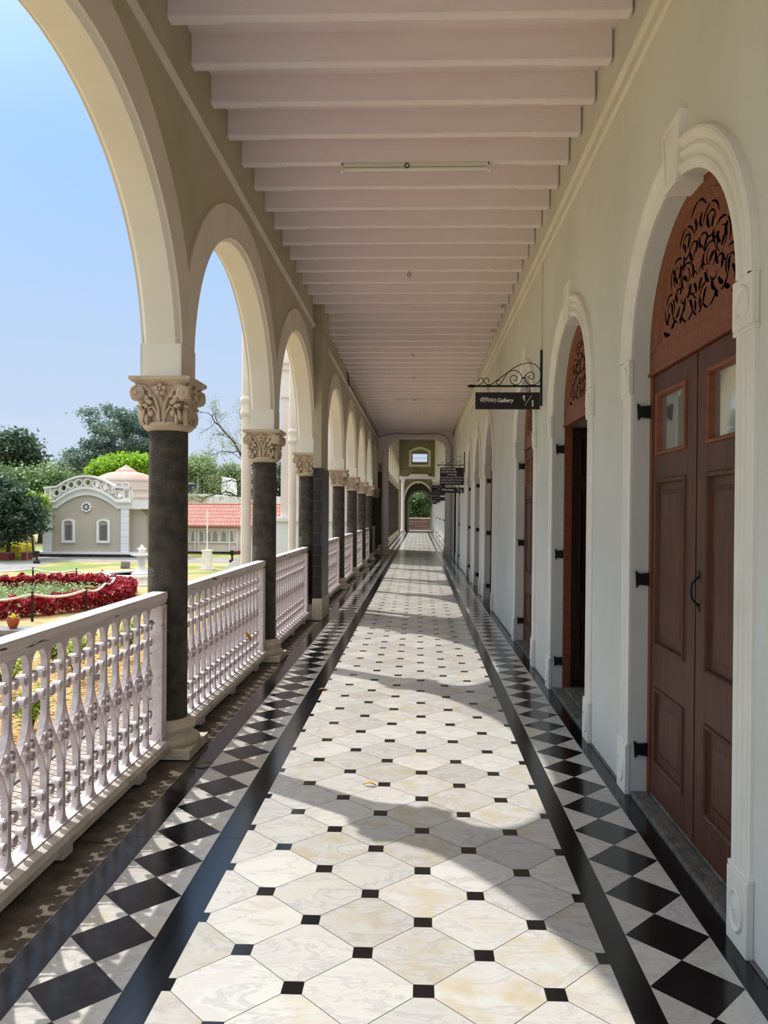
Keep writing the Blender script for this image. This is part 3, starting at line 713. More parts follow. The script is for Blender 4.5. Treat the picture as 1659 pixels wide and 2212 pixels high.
def panel(mb, y0, y1, z0, z1, x):
    """raised moulding ring and fielded panel; x = leaf face"""
    def ring(i, d): return [(x - d, y0 + i, z0 + i), (x - d, y1 - i, z0 + i), (x - d, y1 - i, z1 - i), (x - d, y0 + i, z1 - i)]
    mb.strip([ring(0, 0), ring(.004, .010), ring(.012, .012), ring(.020, .006), ring(.026, -.012), ring(.060, -.012), ring(.085, -.002)], True)
    mb.face(ring(.085, -.002))
def leafbox(mb, y0, y1, z0, z1, x, holes):
    """door leaf front made of stiles and rails around rectangular holes (all same y span)"""
    ha, hb = holes[0][0], holes[0][1]; d = .045
    mb.box(x, x + d, y0, ha, z0, z1); mb.box(x, x + d, hb, y1, z0, z1)
    zz = [z0] + [v for h in sorted(holes, key=lambda h: h[2]) for v in (h[2], h[3])] + [z1]
    for i in range(0, len(zz), 2): mb.box(x, x + d, ha, hb, zz[i], zz[i + 1])
def make_leaf(parent, s, gap=.004):
    """s=+1 far leaf, -1 near leaf ; hinge at |y|=.64"""
    x = .095
    mb = MB(); yo, yi = .640, gap
    a, b = sorted((s * yo, s * yi)); ho, hi = .585, .130
    ha, hb = sorted((s * ho, s * hi))
    holes = [(ha, hb, .200, .605), (ha, hb, .815, 1.680), (ha, hb, 1.800, 2.125)]
    leafbox(mb, a, b, .035, 2.220, x, holes)
    for h in holes[:2]: panel(mb, *h, x)
    lf = mb.build('door_leaf', 'wood', parent, bevel=.0015)
    h = holes[2]
    mb = MB(); ring = lambda i, d: [(x - d, h[0] + i, h[2] + i), (x - d, h[1] - i, h[2] + i), (x - d, h[1] - i, h[3] - i), (x - d, h[0] + i, h[3] - i)]
    mb.strip([ring(0, 0), ring(.003, .010), ring(.012, .012), ring(.02, .005), ring(.026, -.018)], True); mb.build('glazing_bead', 'wood_red', lf)
    mb = MB(); mb.box(x + .018, x + .022, h[0] + .01, h[1] - .01, h[2] + .01, h[3] - .01); mb.build('glass_pane', 'glass', lf)
    return lf
def make_fanlight(parent):
    x = .085; n = 36
    mb = MB(); outer = arch_pts(DA, .655, DZ, n); inn = arch_pts(.545, .545, DZ + .055, n); inn = [(max(-.545, min(.545, a)), b) for a, b in inn]
    mb.box(x + .0015, x + .05, -DA, DA, 2.225, 2.375)
    mb.box(x - .008, x, -DA, DA, 2.225, 2.240)
    mb.strip([[(x, a, b) for a, b in outer], [(x, a, b) for a, b in inn]])
    mb.strip([[(x, a, b) for a, b in inn], [(x - .006, a * .985, DZ + .055 + (b - DZ - .055) * .985) for a, b in inn], [(x + .008, a * .965, DZ + .055 + (b - DZ - .055) * .965) for a, b in inn]])
    mb.face([(x + .008, a * .965, DZ + .055 + (b - DZ - .055) * .965) for a, b in inn])
    fr = mb.build('fanlight', 'wood_red', parent)
    mb = MB()
    for poly in leaf_scroll():
        for s in (-1, 1): 
            m = len(poly) // 2
            for i in range(m - 1):
                q = [poly[i], poly[i + 1], poly[-2 - i], poly[-1 - i]]
                mb.face([(x + .0070, s * a * 1.10, DZ + .085 + b * .98) for a, b in q])
    mb.build('fretwork_painted_holes', 'void', fr)  # flat dark faces, the shade of cut-through holes given by colour
def make_frame(parent):
    mb = MB()
    for s in (-1, 1):
        a, b = sorted((s * DA, s * .642)); mb.box(.090, .15, a, b, .02, 2.225)
    mb.build('door_frame', 'wood_red', parent)
def make_hinges(parent):
    for s in (-1, 1):
        for z in (.245, 1.15, 2.04):
            mb = MB(); y = s * (DA - .002)
            pr = [(0.0, -.035), (.055, -.028), (.070, -.045), (.075, .045), (.055, .030), (0.0, .035)]
            mb.prism([(.094 - a, z + b) for a, b in pr], lambda a, b, d: (a, d, b), y, y - s * .016)
            mb.build('hinge', 'black_iron', parent)
door_labels = {0: 'nearest arched double door, closed brown teak with glass panes and scroll fretwork above', 1: 'second arched doorway, its double door standing open onto a dark gallery', 2: 'third arched double door, closed, under the nearest gallery sign',
    3: 'fourth arched double door, closed, first beyond the blank stretch of wall', 4: 'fifth arched double door, closed, second beyond the blank stretch of wall', 5: 'sixth arched double door, closed, just before the second gallery sign',
    6: 'seventh arched double door, closed, just beyond the second gallery sign', 7: 'eighth arched double door, closed, last before the pale portal pillar'}
def new_door(name, y, kind):
    d = empty(name, (XW, y, 0), RW_ROT); make_surround(d); make_frame(d); make_fanlight(d); make_hinges(d)
    mb = MB(); mb.box(.002, .095, -DA, DA, -.02, .022); mb.box(.095, .30, -DA, DA, -.02, .034); mb.build('threshold', 'threshold', d, bevel=.01)
    return d
dA = new_door('door_1', DOORS[0], 0); l1 = make_leaf(dA, 1); l2 = make_leaf(dA, -1, .010)
closed = [dup(dA) for _ in range(6)]
mb = MB(); x = .095
pts = [(x + .001, -.045, 1.225), (x - .012, -.045, 1.215), (x - .030, -.045, 1.195), (x - .036, -.045, 1.16), (x - .030, -.045, 1.125), (x - .012, -.045, 1.105), (x + .001, -.045, 1.095)]
mb.tube(pts, .006, 8); mb.box(x - .004, x + .002, -.055, -.035, 1.215, 1.25); mb.box(x - .004, x + .002, -.055, -.035, 1.07, 1.10); mb.build('pull_handle', 'black_iron', l2, smooth=50)
struct(dA, door_labels[0])
dB = new_door('door_2', DOORS[1], 1); struct(dB, door_labels[1])
for s in (-1, 1):   # open leaves swung into the room
    h = empty('open_leaf', (.15, s * .64, 0), (0, 0, s * math.radians(88)))
    h.parent = dB
    mb = MB(); a, b = sorted((0, -s * .62)); ho, hi = sorted((-s * .06, -s * .51))
    hs = [(ho, hi, .2, .605), (ho, hi, .815, 1.68), (ho, hi, 1.8, 2.125)]
    leafbox(mb, a, b, .035, 2.22, 0, hs)
    for q in hs: panel(mb, *q, 0)
    mb.build('door_leaf', 'wood_shaded', h)
for i, c in zip((2, 3, 4, 5, 6, 7), closed):
    c.location = (XW, DOORS[i], 0); c.name = 'door_%d' % (i + 1); struct(c, door_labels[i])
# room behind the open door, walls coloured near-black in place of its darkness
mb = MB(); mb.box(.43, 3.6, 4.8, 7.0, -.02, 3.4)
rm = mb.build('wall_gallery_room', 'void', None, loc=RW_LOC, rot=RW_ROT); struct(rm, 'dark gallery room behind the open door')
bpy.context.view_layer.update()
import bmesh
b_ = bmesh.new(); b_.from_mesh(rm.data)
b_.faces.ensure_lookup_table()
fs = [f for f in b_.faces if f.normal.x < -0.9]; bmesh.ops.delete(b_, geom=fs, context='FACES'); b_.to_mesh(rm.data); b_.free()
# building mass behind the door wall
mb = MB(); mb.box(1.62, 9, -5, 4.7, -.9, 5.2); mb.box(5.2, 9, 4.7, 7.1, -.9, 5.2); mb.box(1.62, 5.2, 4.7, 7.1, 3.7, 5.2); mb.box(1.62, 9, 7.1, 62, -.9, 7.2)
struct(mb.build('wall_building_mass', 'bldg_w'), 'museum building behind the door wall')

# ---------------------------------------------------------------- hanging signs
def text_mesh(mb_target, body, size, loc, bold=.0, align='LEFT', shear=0):
    c = D.curves.new('lettering', 'FONT'); c.body = body; c.size = size; c.align_x = align; c.extrude = .0008; c.offset = bold; c.resolution_u = 3; c.shear = shear
    o = D.objects.new('lettering', c); C.objects.link(o); bpy.context.view_layer.update()
    me = D.meshes.new_from_object(o.evaluated_get(bpy.context.evaluated_depsgraph_get())); C.objects.unlink(o); D.objects.remove(o)
    off = len(mb_target.v)
    for v in me.vertices: mb_target.v.append((loc[0] + v.co.x, loc[1] - v.co.z, loc[2] + v.co.y))
    for p in me.polygons: mb_target.f.append([off + i for i in p.vertices]); mb_target.m.append(0)
    D.meshes.remove(me)
def make_sign(y, label, num_dev, num, rows=None):
    """x local: 0 at wall face, negative into corridor"""
    t = empty('hanging_sign', (XW + BAT * 2.6, y, .018)); tag(t, label, 'sign', 'black gallery signs on iron brackets')
    mb = MB(); mb.box(-.018, -.001, -.015, .015, 2.48, 3.00); mb.build('wall_plate', 'black_iron', t)
    mb = MB(); mb.box(-.60, -.01, -.008, .008, 2.655, 2.672)
    mb.lathe([(.001, -.70), (.012, -.672), (.017, -.655), (.012, -.63), (.008, -.60)], 10) if False else None
    mb.tube([(-.70, 0, 2.6635), (-.685, 0, 2.6635), (-.66, 0, 2.6635), (-.63, 0, 2.6635), (-.60, 0, 2.6635)], [.002, .010, .016, .012, .008], 10)
    mb.build('bracket_bar', 'black_iron', t)
    mb = MB(); r = .0042
    def cv(x): return (x - 1163) * .0043
    def ch(yv): return 2.672 + (829 - yv) * .0043
    # coordinates below are in a 1659-wide zoom of the nearest sign
    K = lambda pts: [(-(1515 - a) * (.61 / 1285) - .008, 0, 2.672 + (750 - b) * (.61 / 1285)) for a, b in pts]
    big = K([(500, 750), (560, 720), (640, 655), (760, 570), (880, 480), (980, 405), (1100, 345), (1200, 315), (1290, 310), (1390, 340), (1470, 410), (1512, 500), (1510, 600), (1470, 680), (1400, 735), (1330, 748), (1260, 725), (1205, 670), (1190, 600), (1220, 530), (1280, 492), (1340, 495), (1375, 540), (1370, 600), (1330, 632), (1285, 620), (1268, 580), (1295, 548)])
    mb.tube(big, r, 6)
    mb.tube(K([(700, 745), (740, 690), (790, 600), (850, 510), (910, 465), (1000, 455), (1080, 490), (1130, 560), (1140, 620), (1110, 690), (1060, 735), (1000, 745), (940, 715), (905, 655), (910, 595), (950, 558), (1005, 560), (1045, 600), (1040, 645), (1010, 660), (980, 645)]), r, 6)
    mb.tube(K([(700, 745), (660, 735), (635, 695), (645, 660), (680, 650), (710, 660)]), r, 6)
    mb.tube(K([(510, 745), (440, 730), (395, 690), (388, 650), (410, 615), (450, 610), (480, 630), (490, 665), (482, 690)]), r, 6)
    mb.tube(K([(280, 750), (330, 730), (370, 690), (382, 650), (365, 618), (330, 610), (295, 625), (285, 660), (292, 685)]), r, 6)
    mb.ball(K([(1165, 605)])[0], .010, 8)
    mb.build('scrollwork', 'black_iron', t, smooth=60)
    def board(z0, z1, nm):
        mb = MB(); mb.box(-.620, -.022, -.008, .008, z0, z1); return mb.build(nm, 'board', t, bevel=.002)
    ztop = 2.605
    for xx in (-.50, -.14):
        mb = MB(); mb.tube([(xx + .010 * math.sin(a), 0, 2.645 + .010 * math.cos(a)) for a in [i * PI / 6 for i in range(13)]], .002, 5)
        mb.tube([(xx, 0, 2.636), (xx, 0, ztop - .002)], .002, 5); mb.build('hook', 'black_iron', t)
    z1 = ztop
    if rows:
        b = board(2.17, ztop, 'notice_board'); m2 = MB(); zz = ztop - .062
        for al, txt, sz in rows:
            xx = {'L': -.598, 'C': -.32}[al]; text_mesh(m2, txt, sz, (xx, -.0095, zz), .0004, 'LEFT' if al == 'L' else 'CENTER'); zz -= .066
        m2.build('lettering', 'letter', b)
        for xx in (-.50, -.14):
            mb = MB(); mb.tube([(xx, 0, 2.175), (xx, 0, 2.10)], .003, 5); mb.build('hook', 'black_iron', t)
        z1 = 2.105
    h = .158 if not rows else .135
    b = board(z1 - h, z1, 'gallery_board'); m2 = MB(); zb = z1 - h
    text_mesh(m2, '\u0935\u0940\u093f\u0925\u0915\u093e', .052, (-.578, -.0095, zb + h * .42), .0004)
    text_mesh(m2, '|', .045, (-.436, -.0095, zb + h * .42), 0)
    text_mesh(m2, 'Gallery', .052, (-.419, -.0095, zb + h * .42), .0014)
    text_mesh(m2, num_dev, .072, (-.19, -.0095, zb + h * .52), .0014)
    text_mesh(m2, num, .078, (-.108, -.0095, zb + h * .18), .0026)
    i = [(-.165, zb + h * .20), (-.160, zb + h * .20), (-.095, zb + h * .85), (-.100, zb + h * .85)]
    m2.face([(a, -.0098, b_) for a, b_ in i])
    m2.build('lettering', 'letter', b)
    return t
make_sign(7.25, 'nearest black hanging sign reading Gallery 1 on a scrolled iron bracket', '\u0967', '1')
rows2 = [('L', '\u092e\u0939\u0930\u094d\u0937\u0940 \u0915\u0930\u094d\u0935\u0947 \u0939\u0947 \u0938\u094d\u0924\u094d\u0930\u0940', .050), ('L', '\u092f\u093e \u0907\u092e\u093e\u0930\u0924\u0940\u0924 \u0930\u093e\u0939\u0924 \u0939\u094b\u0924\u0947', .050), ('C', '(\u0932\u093e\u0915\u0921\u0940 \u0935\u0938\u094d\u0924\u0942)', .044),
         ('L', '54. WOODEN AND SANDALWOOD', .0345), ('L', 'SCORED COMBS IN THE HALL', .040), ('L', 'RETURNED FROM 1896 TO 1947', .036)]
make_sign(19.43, 'second black hanging sign, a tall notice board above a Gallery 2 strip', '\u0968', '2', rows2)
make_sign(31.6, 'third black hanging sign, notice board above a Gallery 3 strip, beyond the pale portal', '\u0969', '3', rows2)
make_sign(38.5, 'fourth black hanging sign, partly behind the Gallery 3 sign', '\u096a', '4', rows2)
make_sign(46.0, 'farthest black hanging sign, lowest in view by the far door wall', '\u096b', '5', rows2)
mb = MB(); mb.tube([(-.010, 7.25, 3.0), (-.010, 7.25, 3.5), (-.010, 7.25, 3.84)], .006, 6)
tag(mb.build('conduit', 'wall', None, loc=RW_LOC, rot=RW_ROT), 'thin painted conduit running up the wall above the Gallery 1 sign', 'conduit')

# ================================================================ PORTALS
def pillar(x, y, s, label):
    t = empty('portal_pillar', (x, y, 0)); tag(t, label, 'pillar')
    mb = MB(); mb.box(-.19, .19, -.19, .19, 0, .12); mb.lathe([(.18, .12), (.185, .15), (.17, .18), (.15, .20), (.152, .23), (.135, .26)], 24); mb.build('base', 'band', t, smooth=40)
    mb = MB(); mb.lathe([(.128, .26), (.125, 1.2), (.112, 3.62)], 28); mb.build('shaft', 'ceil', t, smooth=40)
    mb = MB(); frus(mb, .13, 3.62, .13, 3.65); frus(mb, .12, 3.65, .125, 3.78); frus(mb, .125, 3.78, .17, 3.86); mb.box(-.17, .17, -.17, .17, 3.86, 3.93); mb.build('capital', 'ceil', t)
    return t
pillar(-1.19, 27.2, 1, 'pale pink portal pillar on the garden side, end of the near corridor')
pillar(1.03, 27.2, -1, 'pale pink portal pillar beside the door wall, behind the second gallery sign')
pillar(-1.19, 56.75, 1, 'far cream portal pillar on the garden side, by the end arch')
pillar(1.10, 56.75, -1, 'far cream portal pillar on the door side, by the end arch')
def lintel(y, name, label, zt):
    mb = MB(); fn = lambda a, b, d: (a, d, b)
    p = [(-1.46, 3.93), (-.92, 3.93), (-.87, 3.99), (-.78, 4.0), (-.74, 4.06), (-.66, 4.07), (.52, 4.07), (.60, 4.06), (.64, 4.0), (.73, 3.99), (.78, 3.93), (1.17, 3.93), (1.17, zt), (-1.46, zt)]
    mb.prism(p, fn, y - .17, y + .17); mb.box(-.80, .66, y - .20, y - .17, 4.12, 4.16)
    struct(mb.build(name, 'ceil'), label)
lintel(27.2, 'beam_portal', 'pale pink stepped portal beam closing the near corridor', ZT + .1)
mb = MB(); fn = lambda a, b, d: (a, d, b)
p = [(-1.46, 3.93), (-.92, 3.93), (-.87, 3.99), (-.78, 4.0), (-.74, 4.08), (.64, 4.08), (.68, 4.0), (.77, 3.99), (.82, 3.93), (1.17, 3.93), (1.17, 4.15), (.75, 4.15), (.60, 4.28), (-.66, 4.28), (-.80, 4.15), (-1.46, 4.15)]
mb.prism([(-1.46, 3.93), (1.17, 3.93), (1.17, 4.12), (.75, 4.12), (.55, 4.30), (-.62, 4.30), (-.82, 4.12), (-1.46, 4.12)], fn, 56.72, 57.0)
struct(mb.build('beam_far_portal', 'ceil'), 'pale stepped lintel of the far portal')
mb = MB(); n = 24; cx = -.045
for (a0, b0, a1, b1, y0, y1) in ((.98, 1.25, 1.10, 1.38, 56.80, 57.0),):
    A = [(cx + a, z) for a, z in arch_pts(a0, b0, 2.4, n)]; B = [(cx + a, z) for a, z in arch_pts(a1, b1, 2.4, n)]
    for y in (y0, y1): mb.strip([[(x, y, z) for x, z in A], [(x, y, z) for x, z in B]])
    mb.strip([[(x, y0, z) for x, z in A], [(x, y1, z) for x, z in A]]); mb.strip([[(x, y0, z) for x, z in B], [(x, y1, z) for x, z in B]])
mb.ball((cx, 56.86, 3.68), .10, 8)
struct(mb.build('trim_3', 'band'), 'cream arch ring with a small pendant in the far portal')

# ================================================================ SECOND CORRIDOR
ZH = 7.0
COL2 = [27.45 + 3.02 * k for k in range(0, 10)]
mb = MB()
wl2, bays2 = arcade('wall_far_left', 'olive arcade wall of the taller far corridor', COL2 + [57.4], {}, 3.42, 3.5, 1.25, ZH, XI, XO, ['wall_left', 'soffit'], 27.3, 57.6)
for c, a in bays2:
    o = arch_band(a, 1.25, 3.5, 3.42, 1.51 if a > 1.3 else a + .14, XI, XO).build('arch_band', 'band', wl2, smooth=40, loc=(0, c, 0)); o['label'] = 'lighter beige band framing the arch'
colB = make_column('column', 3.11); colB.location = (CX, COL2[1], 0)
far_l = ['first', 'second', 'third', 'fourth', 'fifth', 'sixth', 'seventh', 'eighth', 'ninth']
tag(colB, 'tall dark column beyond the pale portal, in the row on the garden side', 'column', 'tall dark columns of the far corridor')
for k in range(2, 10):
    c = dup(colB); c.location = (CX, COL2[k], 0)
mb = MB(); mb.box(-1.64, -1.52, 27.4, 62, 0, .10); struct(mb.build('floor_far_curb', 'curb'), 'low pale curb between the tall columns of the far corridor')
mb = MB(); wall_open(mb, [], 27.2, 62.3, -.05, ZH, 0, .4); struct(mb.build('wall_far_right', ['wall', 'wall'], None, loc=(XW, 0, 0)), 'tall olive door wall of the far corridor')
cl = ['under the Gallery 3 sign', 'beyond the Gallery 3 sign']
for i, y in enumerate((29.8, 33.6, 36.2, 40.5, 43.0, 48.5, 51.0)):
    d = dup(closed[0]); d.rotation_euler = (0, 0, 0); d.location = (XW - .075, y, 0); d.name = 'door_%d' % (9 + i)
    struct(d, 'white framed arched door in the far corridor wall')
mb = MB(); mb.box(XO - .3, 1.6, 27.3, 57.2, ZH, ZH + .25); struct(mb.build('ceiling_far', 'ceil'), 'high ceiling of the far corridor')
mb = MB(); mb.box(XO, 1.2, 27.25, 27.35, ZT - .1, ZH); struct(mb.build('wall_over_portal', 'wall_left'), 'wall above the near portal facing the far corridor')
# end wall with window and arch
def TT(y): return Matrix(((0, 1, 0, 0), (1, 0, 0, y), (0, 0, 1, 0), (0, 0, 0, 1)))   # (x along depth, y across, z)
mb = MB(); mb.T = TT(62.0); wall_open(mb, [(.07, .86, 2.25, .86)], -1.69, 1.55, -.05, 4.6, 0, .35)
struct(mb.build('wall_vestibule_end', ['wall_dark', 'band']), 'dark olive vestibule wall with the arched opening onto the trees')
mb = MB(); mb.box(XO, 1.6, 57.2, 62.35, 4.55, 4.8); struct(mb.build('ceiling_vestibule', 'wall_dark'), 'low dark vestibule ceiling')
mb = MB(); mb.box(XO, XI, 57.25, 62.3, 0, 4.55); struct(mb.build('wall_vestibule_left', 'wall_dark'), 'dark vestibule side wall')
T = TT(57.0); mb = MB(); mb.T = T
wall_open(mb, [(-.045, 1.0, 2.4, 1.27)], -1.69, 1.55, -.05, 5.16, 0, .25)
mb.box(0, .25, -1.69, -.50, 5.16, 5.84); mb.box(0, .25, .58, 1.55, 5.16, 5.84); mb.box(0, .25, -1.69, 1.55, 5.84, ZH)
struct(mb.build('wall_end', ['wall_dark', 'band']), 'dark olive end wall with an arched opening and a small window')
mb = MB(); mb.T = TT(62.0); n = 24
A = arch_pts(.86, .86, 2.25, n); B = arch_pts(1.02, 1.02, 2.25, n)
A = [(-.86, 0)] + A + [(.86, 0)]; B = [(-1.02, 0)] + B + [(1.02, 0)]
mb.strip([[(-.03, .07 + a, z) for a, z in A], [(-.03, .07 + a, z) for a, z in B]]); mb.strip([[(-.03, .07 + a, z) for a, z in B], [(0, .07 + a, z) for a, z in B]])
struct(mb.build('trim_4', 'trim'), 'pale band around the end arch')
win = empty('window_1', (.04, 56.98, 0)); struct(win, 'small barred window high in the olive end wall')
mb = MB(); n = 12
inn = [(-.62, 5.0), (-.62, 5.95)] + [(-.62 + 1.24 * k / n, 5.95 + .18 * math.sin(PI * k / n)) for k in range(1, n)] + [(.62, 5.95), (.62, 5.0)]
out = [(-.80, 4.86), (-.80, 6.02)] + [(-.80 + 1.6 * k / n, 6.02 + .30 * math.sin(PI * k / n)) for k in range(1, n)] + [(.80, 6.02), (.80, 4.86)]
for q in (inn, out): q.append(q[0])
mb.strip([[(a, -.05, z) for a, z in inn], [(a, -.05, z) for a, z in out]]); mb.strip([[(a, -.05, z) for a, z in out], [(a, .02, z) for a, z in out]]); mb.strip([[(a, -.05, z) for a, z in inn], [(a, .02, z) for a, z in inn]])
mb.build('window_frame', 'trim', win)
mb = MB(); mb.box(-.54, .54, .10, .16, 5.16, 5.20); mb.box(-.54, .54, .10, .16, 5.80, 5.84); mb.box(-.54, .54, .12, .14, 5.49, 5.51)
for k in range(11): mb.box(-.545 + k * .108, -.533 + k * .108, .12, .135, 5.16, 5.84)
mb.build('window_bars', 'threshold', win)
mb = MB(); mb.box(-1.46, 1.13, 56.9, 57.0, 4.55, 4.62); mb.box(-1.46, 1.13, 56.94, 57.0, 6.55, 6.62); struct(mb.build('trim_5', 'wall_dark'), 'string mouldings across the end wall')

# ================================================================ GARDEN
GZ = -0.9
def gnd(px, py, z=GZ):
    zc = (EYE - z) * F_PX / (py + ROLL * (px - 905) * -1 - 1105 + 0) if False else None
    d = (EYE - z) * F_PX
    zc = d / (py - 1105)
    for _ in range(3):
        v = 1105 - py + ROLL * (px - 850); zc = d / (-v)
    return at(px, py, zc), zc
mb = MB(); mb.face([(-90, -20, GZ), (-3.45, -20, GZ), (-3.45, 26, GZ), (-90, 26, GZ)], 0); mb.face([(-90, 26, GZ), (60, 26, GZ), (60, 140, GZ), (-90, 140, GZ)], 0)
struct(mb.build('ground_lawn', ['grass']), 'sunlit dry lawn of the garden')
mb = MB(); mb.face([(-6.4, -3, GZ + .004), (-3.47, -3, GZ + .004), (-3.47, 20, GZ + .004), (-5.8, 17, GZ + .004)])
struct(mb.build('ground_litter', 'litter'), 'strip of lawn covered in dry leaf litter beside the brick path')
mb = MB(); mb.box(-3.47, -1.70, -5, 26, GZ - .1, GZ + .03); struct(mb.build('path_brick', 'pavers'), 'grey brick path along the foot of the arcade')
mb = MB(); mb.box(-3.55, -3.47, -5, 26, GZ - .1, GZ + .05); struct(mb.build('kerb', 'path'), 'low kerb between brick path and lawn')
# straw of leaves on the lawn strip
def leaf_cloud(pts_n, sampler, size, flat=0.0, seed=1, shp=1.8):
    rr = random.Random(seed); V = []; Fc = []; Tn = []
    for i in range(pts_n):
        p = sampler(rr)
        if p is None: continue
        a = rr.uniform(0, 2 * PI); el = rr.uniform(-.9, .9) * (1 - flat)
        d = Vector((math.cos(a) * math.cos(el), math.sin(a) * math.cos(el), math.sin(el)))
        n = Vector((rr.gauss(0, 1) * (1 - flat), rr.gauss(0, 1) * (1 - flat), 1)).normalized(); s = d.cross(n)
        s = s.normalized() if s.length > 1e-4 else Vector((1, 0, 0))
        L = size * rr.uniform(.6, 1.3); w_ = L / shp / 2; c = Vector(p); k = len(V)
        V += [tuple(c - d * L / 2), tuple(c + s * w_), tuple(c + d * L / 2), tuple(c - s * w_)]; Fc.append((k, k + 1, k + 2, k + 3)); Tn.append(rr.random())
    return V, Fc, Tn
def leaf_obj(name, data, m, parent=None):
    V, Fc, Tn = data; me = D.meshes.new(name); me.from_pydata(V, [], Fc); me.materials.append(M[m])
    a = me.attributes.new('tint', 'FLOAT_COLOR', 'CORNER'); buf = []
    for t in Tn: buf += [t, t, t, 1] * 4
    a.data.foreach_set('color', buf); o = D.objects.new(name, me); C.objects.link(o)
    if parent is not None: o.parent = parent
    return o
def blobs(bl, shell=.35):
    tot = sum(b[3] * b[4] * b[5] for b in bl)
    def f(rr):
        r = rr.random() * tot
        for b in bl:
            r -= b[3] * b[4] * b[5]
            if r <= 0: break
        while True:
            d = Vector((rr.gauss(0, 1), rr.gauss(0, 1), rr.gauss(0, 1))).normalized(); q = 1 - abs(rr.gauss(0, shell)) * .6
            if q > 0: break
        return (b[0] + d.x * b[3] * q, b[1] + d.y * b[4] * q, b[2] + d.z * b[5] * q)
    return f
def clumpy(bl, n, cr, seed, shell=.5):
    rr = random.Random(seed); f = blobs(bl, shell); cs = [f(rr) for _ in range(n)]
    def g(r2):
        c = cs[int(r2.random() * n)]; return (c[0] + r2.gauss(0, cr), c[1] + r2.gauss(0, cr), c[2] + r2.gauss(0, cr * .6))
    return g, cs
def tree(name, label, base, bl, n, size, m, clumps=60, cr=.5, trunk=.25, seed=1, cat='tree', group=None, branches=10, branch_r=.35):
    t = empty(name, base); tag(t, label, cat, group); rr = random.Random(seed + 7)
    loc = [(b[0] - base[0], b[1] - base[1], b[2] - base[2]) + tuple(b[3:]) for b in bl]
    g, cs = clumpy(loc, clumps, cr, seed)
    leaf_obj('crown', leaf_cloud(n, g, size, 0, seed), m, t)
    mb = MB(); top = Vector((sum(b[0] for b in loc) / len(loc), sum(b[1] for b in loc) / len(loc), sum(b[2] for b in loc) / len(loc)))
    mid = Vector((top.x * .3 + rr.uniform(-.2, .2), top.y * .3, top.z * .5)); mb.tube([(0, 0, -.05), mid * .5, mid, top], [trunk, trunk * .8, trunk * .65, trunk * .3], 8)
    mb.build('trunk', 'bark', t, smooth=60)
    mb = MB()
    for k in range(branches):
        c = Vector(cs[int(rr.random() * len(cs))]); s = mid.lerp(top, rr.uniform(0, .7)); m1 = s.lerp(c, .5) + Vector((rr.uniform(-.4, .4), 0, rr.uniform(-.1, .5))); mb.tube([s, m1, c], [trunk * branch_r, trunk * branch_r * .6, .02], 5)
    if branches: mb.build('branches', 'bark', t)
    return t
def pz(px, py, zc): return tuple(at(px, py, zc))
def B(px, py, zc, rx, rz, ry=None):   # crown blob, radii in pixels at depth zc
    p = at(px, py, zc); k = zc / F_PX; return (p.x, p.y, p.z, rx * k, (ry or rx) * k, rz * k)
def gp(px, zc): p = at(px, 1105, zc); return (p.x, p.y, GZ)
# far trees
tree('dark_tree', 'dark rounded tree at the left edge against the sky', gp(30, 95), [B(20, 985, 95, 50, 42), B(55, 990, 95, 30, 25), B(0, 1000, 95, 60, 30), B(35, 965, 95, 35, 25)], 24000, .50, 'l_dark', 70, 1.0, .5, 3)
tree('big_oak', 'tall grey-green tree rising above the gabled garden building', gp(262, 70), [B(230, 900, 70, 52, 32), B(285, 905, 70, 40, 34), B(265, 950, 70, 85, 38), B(200, 960, 70, 35, 34), B(155, 985, 70, 36, 24), B(300, 975, 70, 60, 34), B(220, 1000, 70, 90, 24)], 27000, .25, 'l_oak', 120, .36, .42, 5, branches=26, branch_r=.28)
tree('lime_tree', 'bright yellow-green tree behind the pink dome', gp(280, 58), [B(260, 1008, 58, 55, 17), B(310, 1004, 58, 40, 20), B(225, 1022, 58, 26, 10)], 15000, .27, 'l_bright', 90, .35, .25, 6)
tree('feathery_tree', 'mid-green spreading tree behind the left end of the garden building', gp(90, 56), [B(40, 1040, 56, 95, 24), B(95, 1050, 56, 60, 26), B(130, 1045, 56, 45, 26), B(60, 1080, 56, 95, 30)], 26000, .26, 'l_mid', 120, .6, .3, 8)
tree('olive_tree', 'soft olive tree between the dark tree and the tall oak', gp(150, 88), [B(115, 1030, 88, 60, 26), B(170, 1030, 88, 50, 22), B(200, 1040, 88, 40, 20)], 14000, .28, 'l_pale', 80, .7, .3, 9)
tree('shade_tree', 'dark small tree at the left edge, in front of the garden building', gp(18, 37), [B(20, 1110, 37, 62, 44), B(-20, 1080, 37, 60, 50), B(60, 1130, 37, 34, 30), B(10, 1150, 37, 60, 22)], 22000, .20, 'l_dark', 130, .26, .12, 10)
tree('climbing_shrub', 'sunlit lime shrub with a bent stem against the left corner of the garden building', gp(74, 38.2), [B(70, 1085, 38.6, 24, 20), B(82, 1100, 38.6, 16, 20), B(78, 1125, 38.8, 14, 16)], 5200, .17, 'l_lime', 50, .16, .06, 11, branches=8)
tree('green_tree', 'pale green tree behind the white flat-roofed block', gp(450, 71), [B(430, 1020, 71, 42, 32), B(480, 1030, 71, 40, 30), B(415, 1055, 71, 22, 22), B(510, 1050, 71, 34, 34)], 16000, .26, 'l_pale', 90, .5, .28, 12)
tree('far_tree', 'green tree seen between the second column and the cream porch pier', gp(615, 74), [B(600, 1050, 74, 18, 36), B(640, 1040, 74, 40, 50), B(570, 1060, 74, 30, 40)], 9000, .34, 'l_dark', 60, .5, .25, 13)
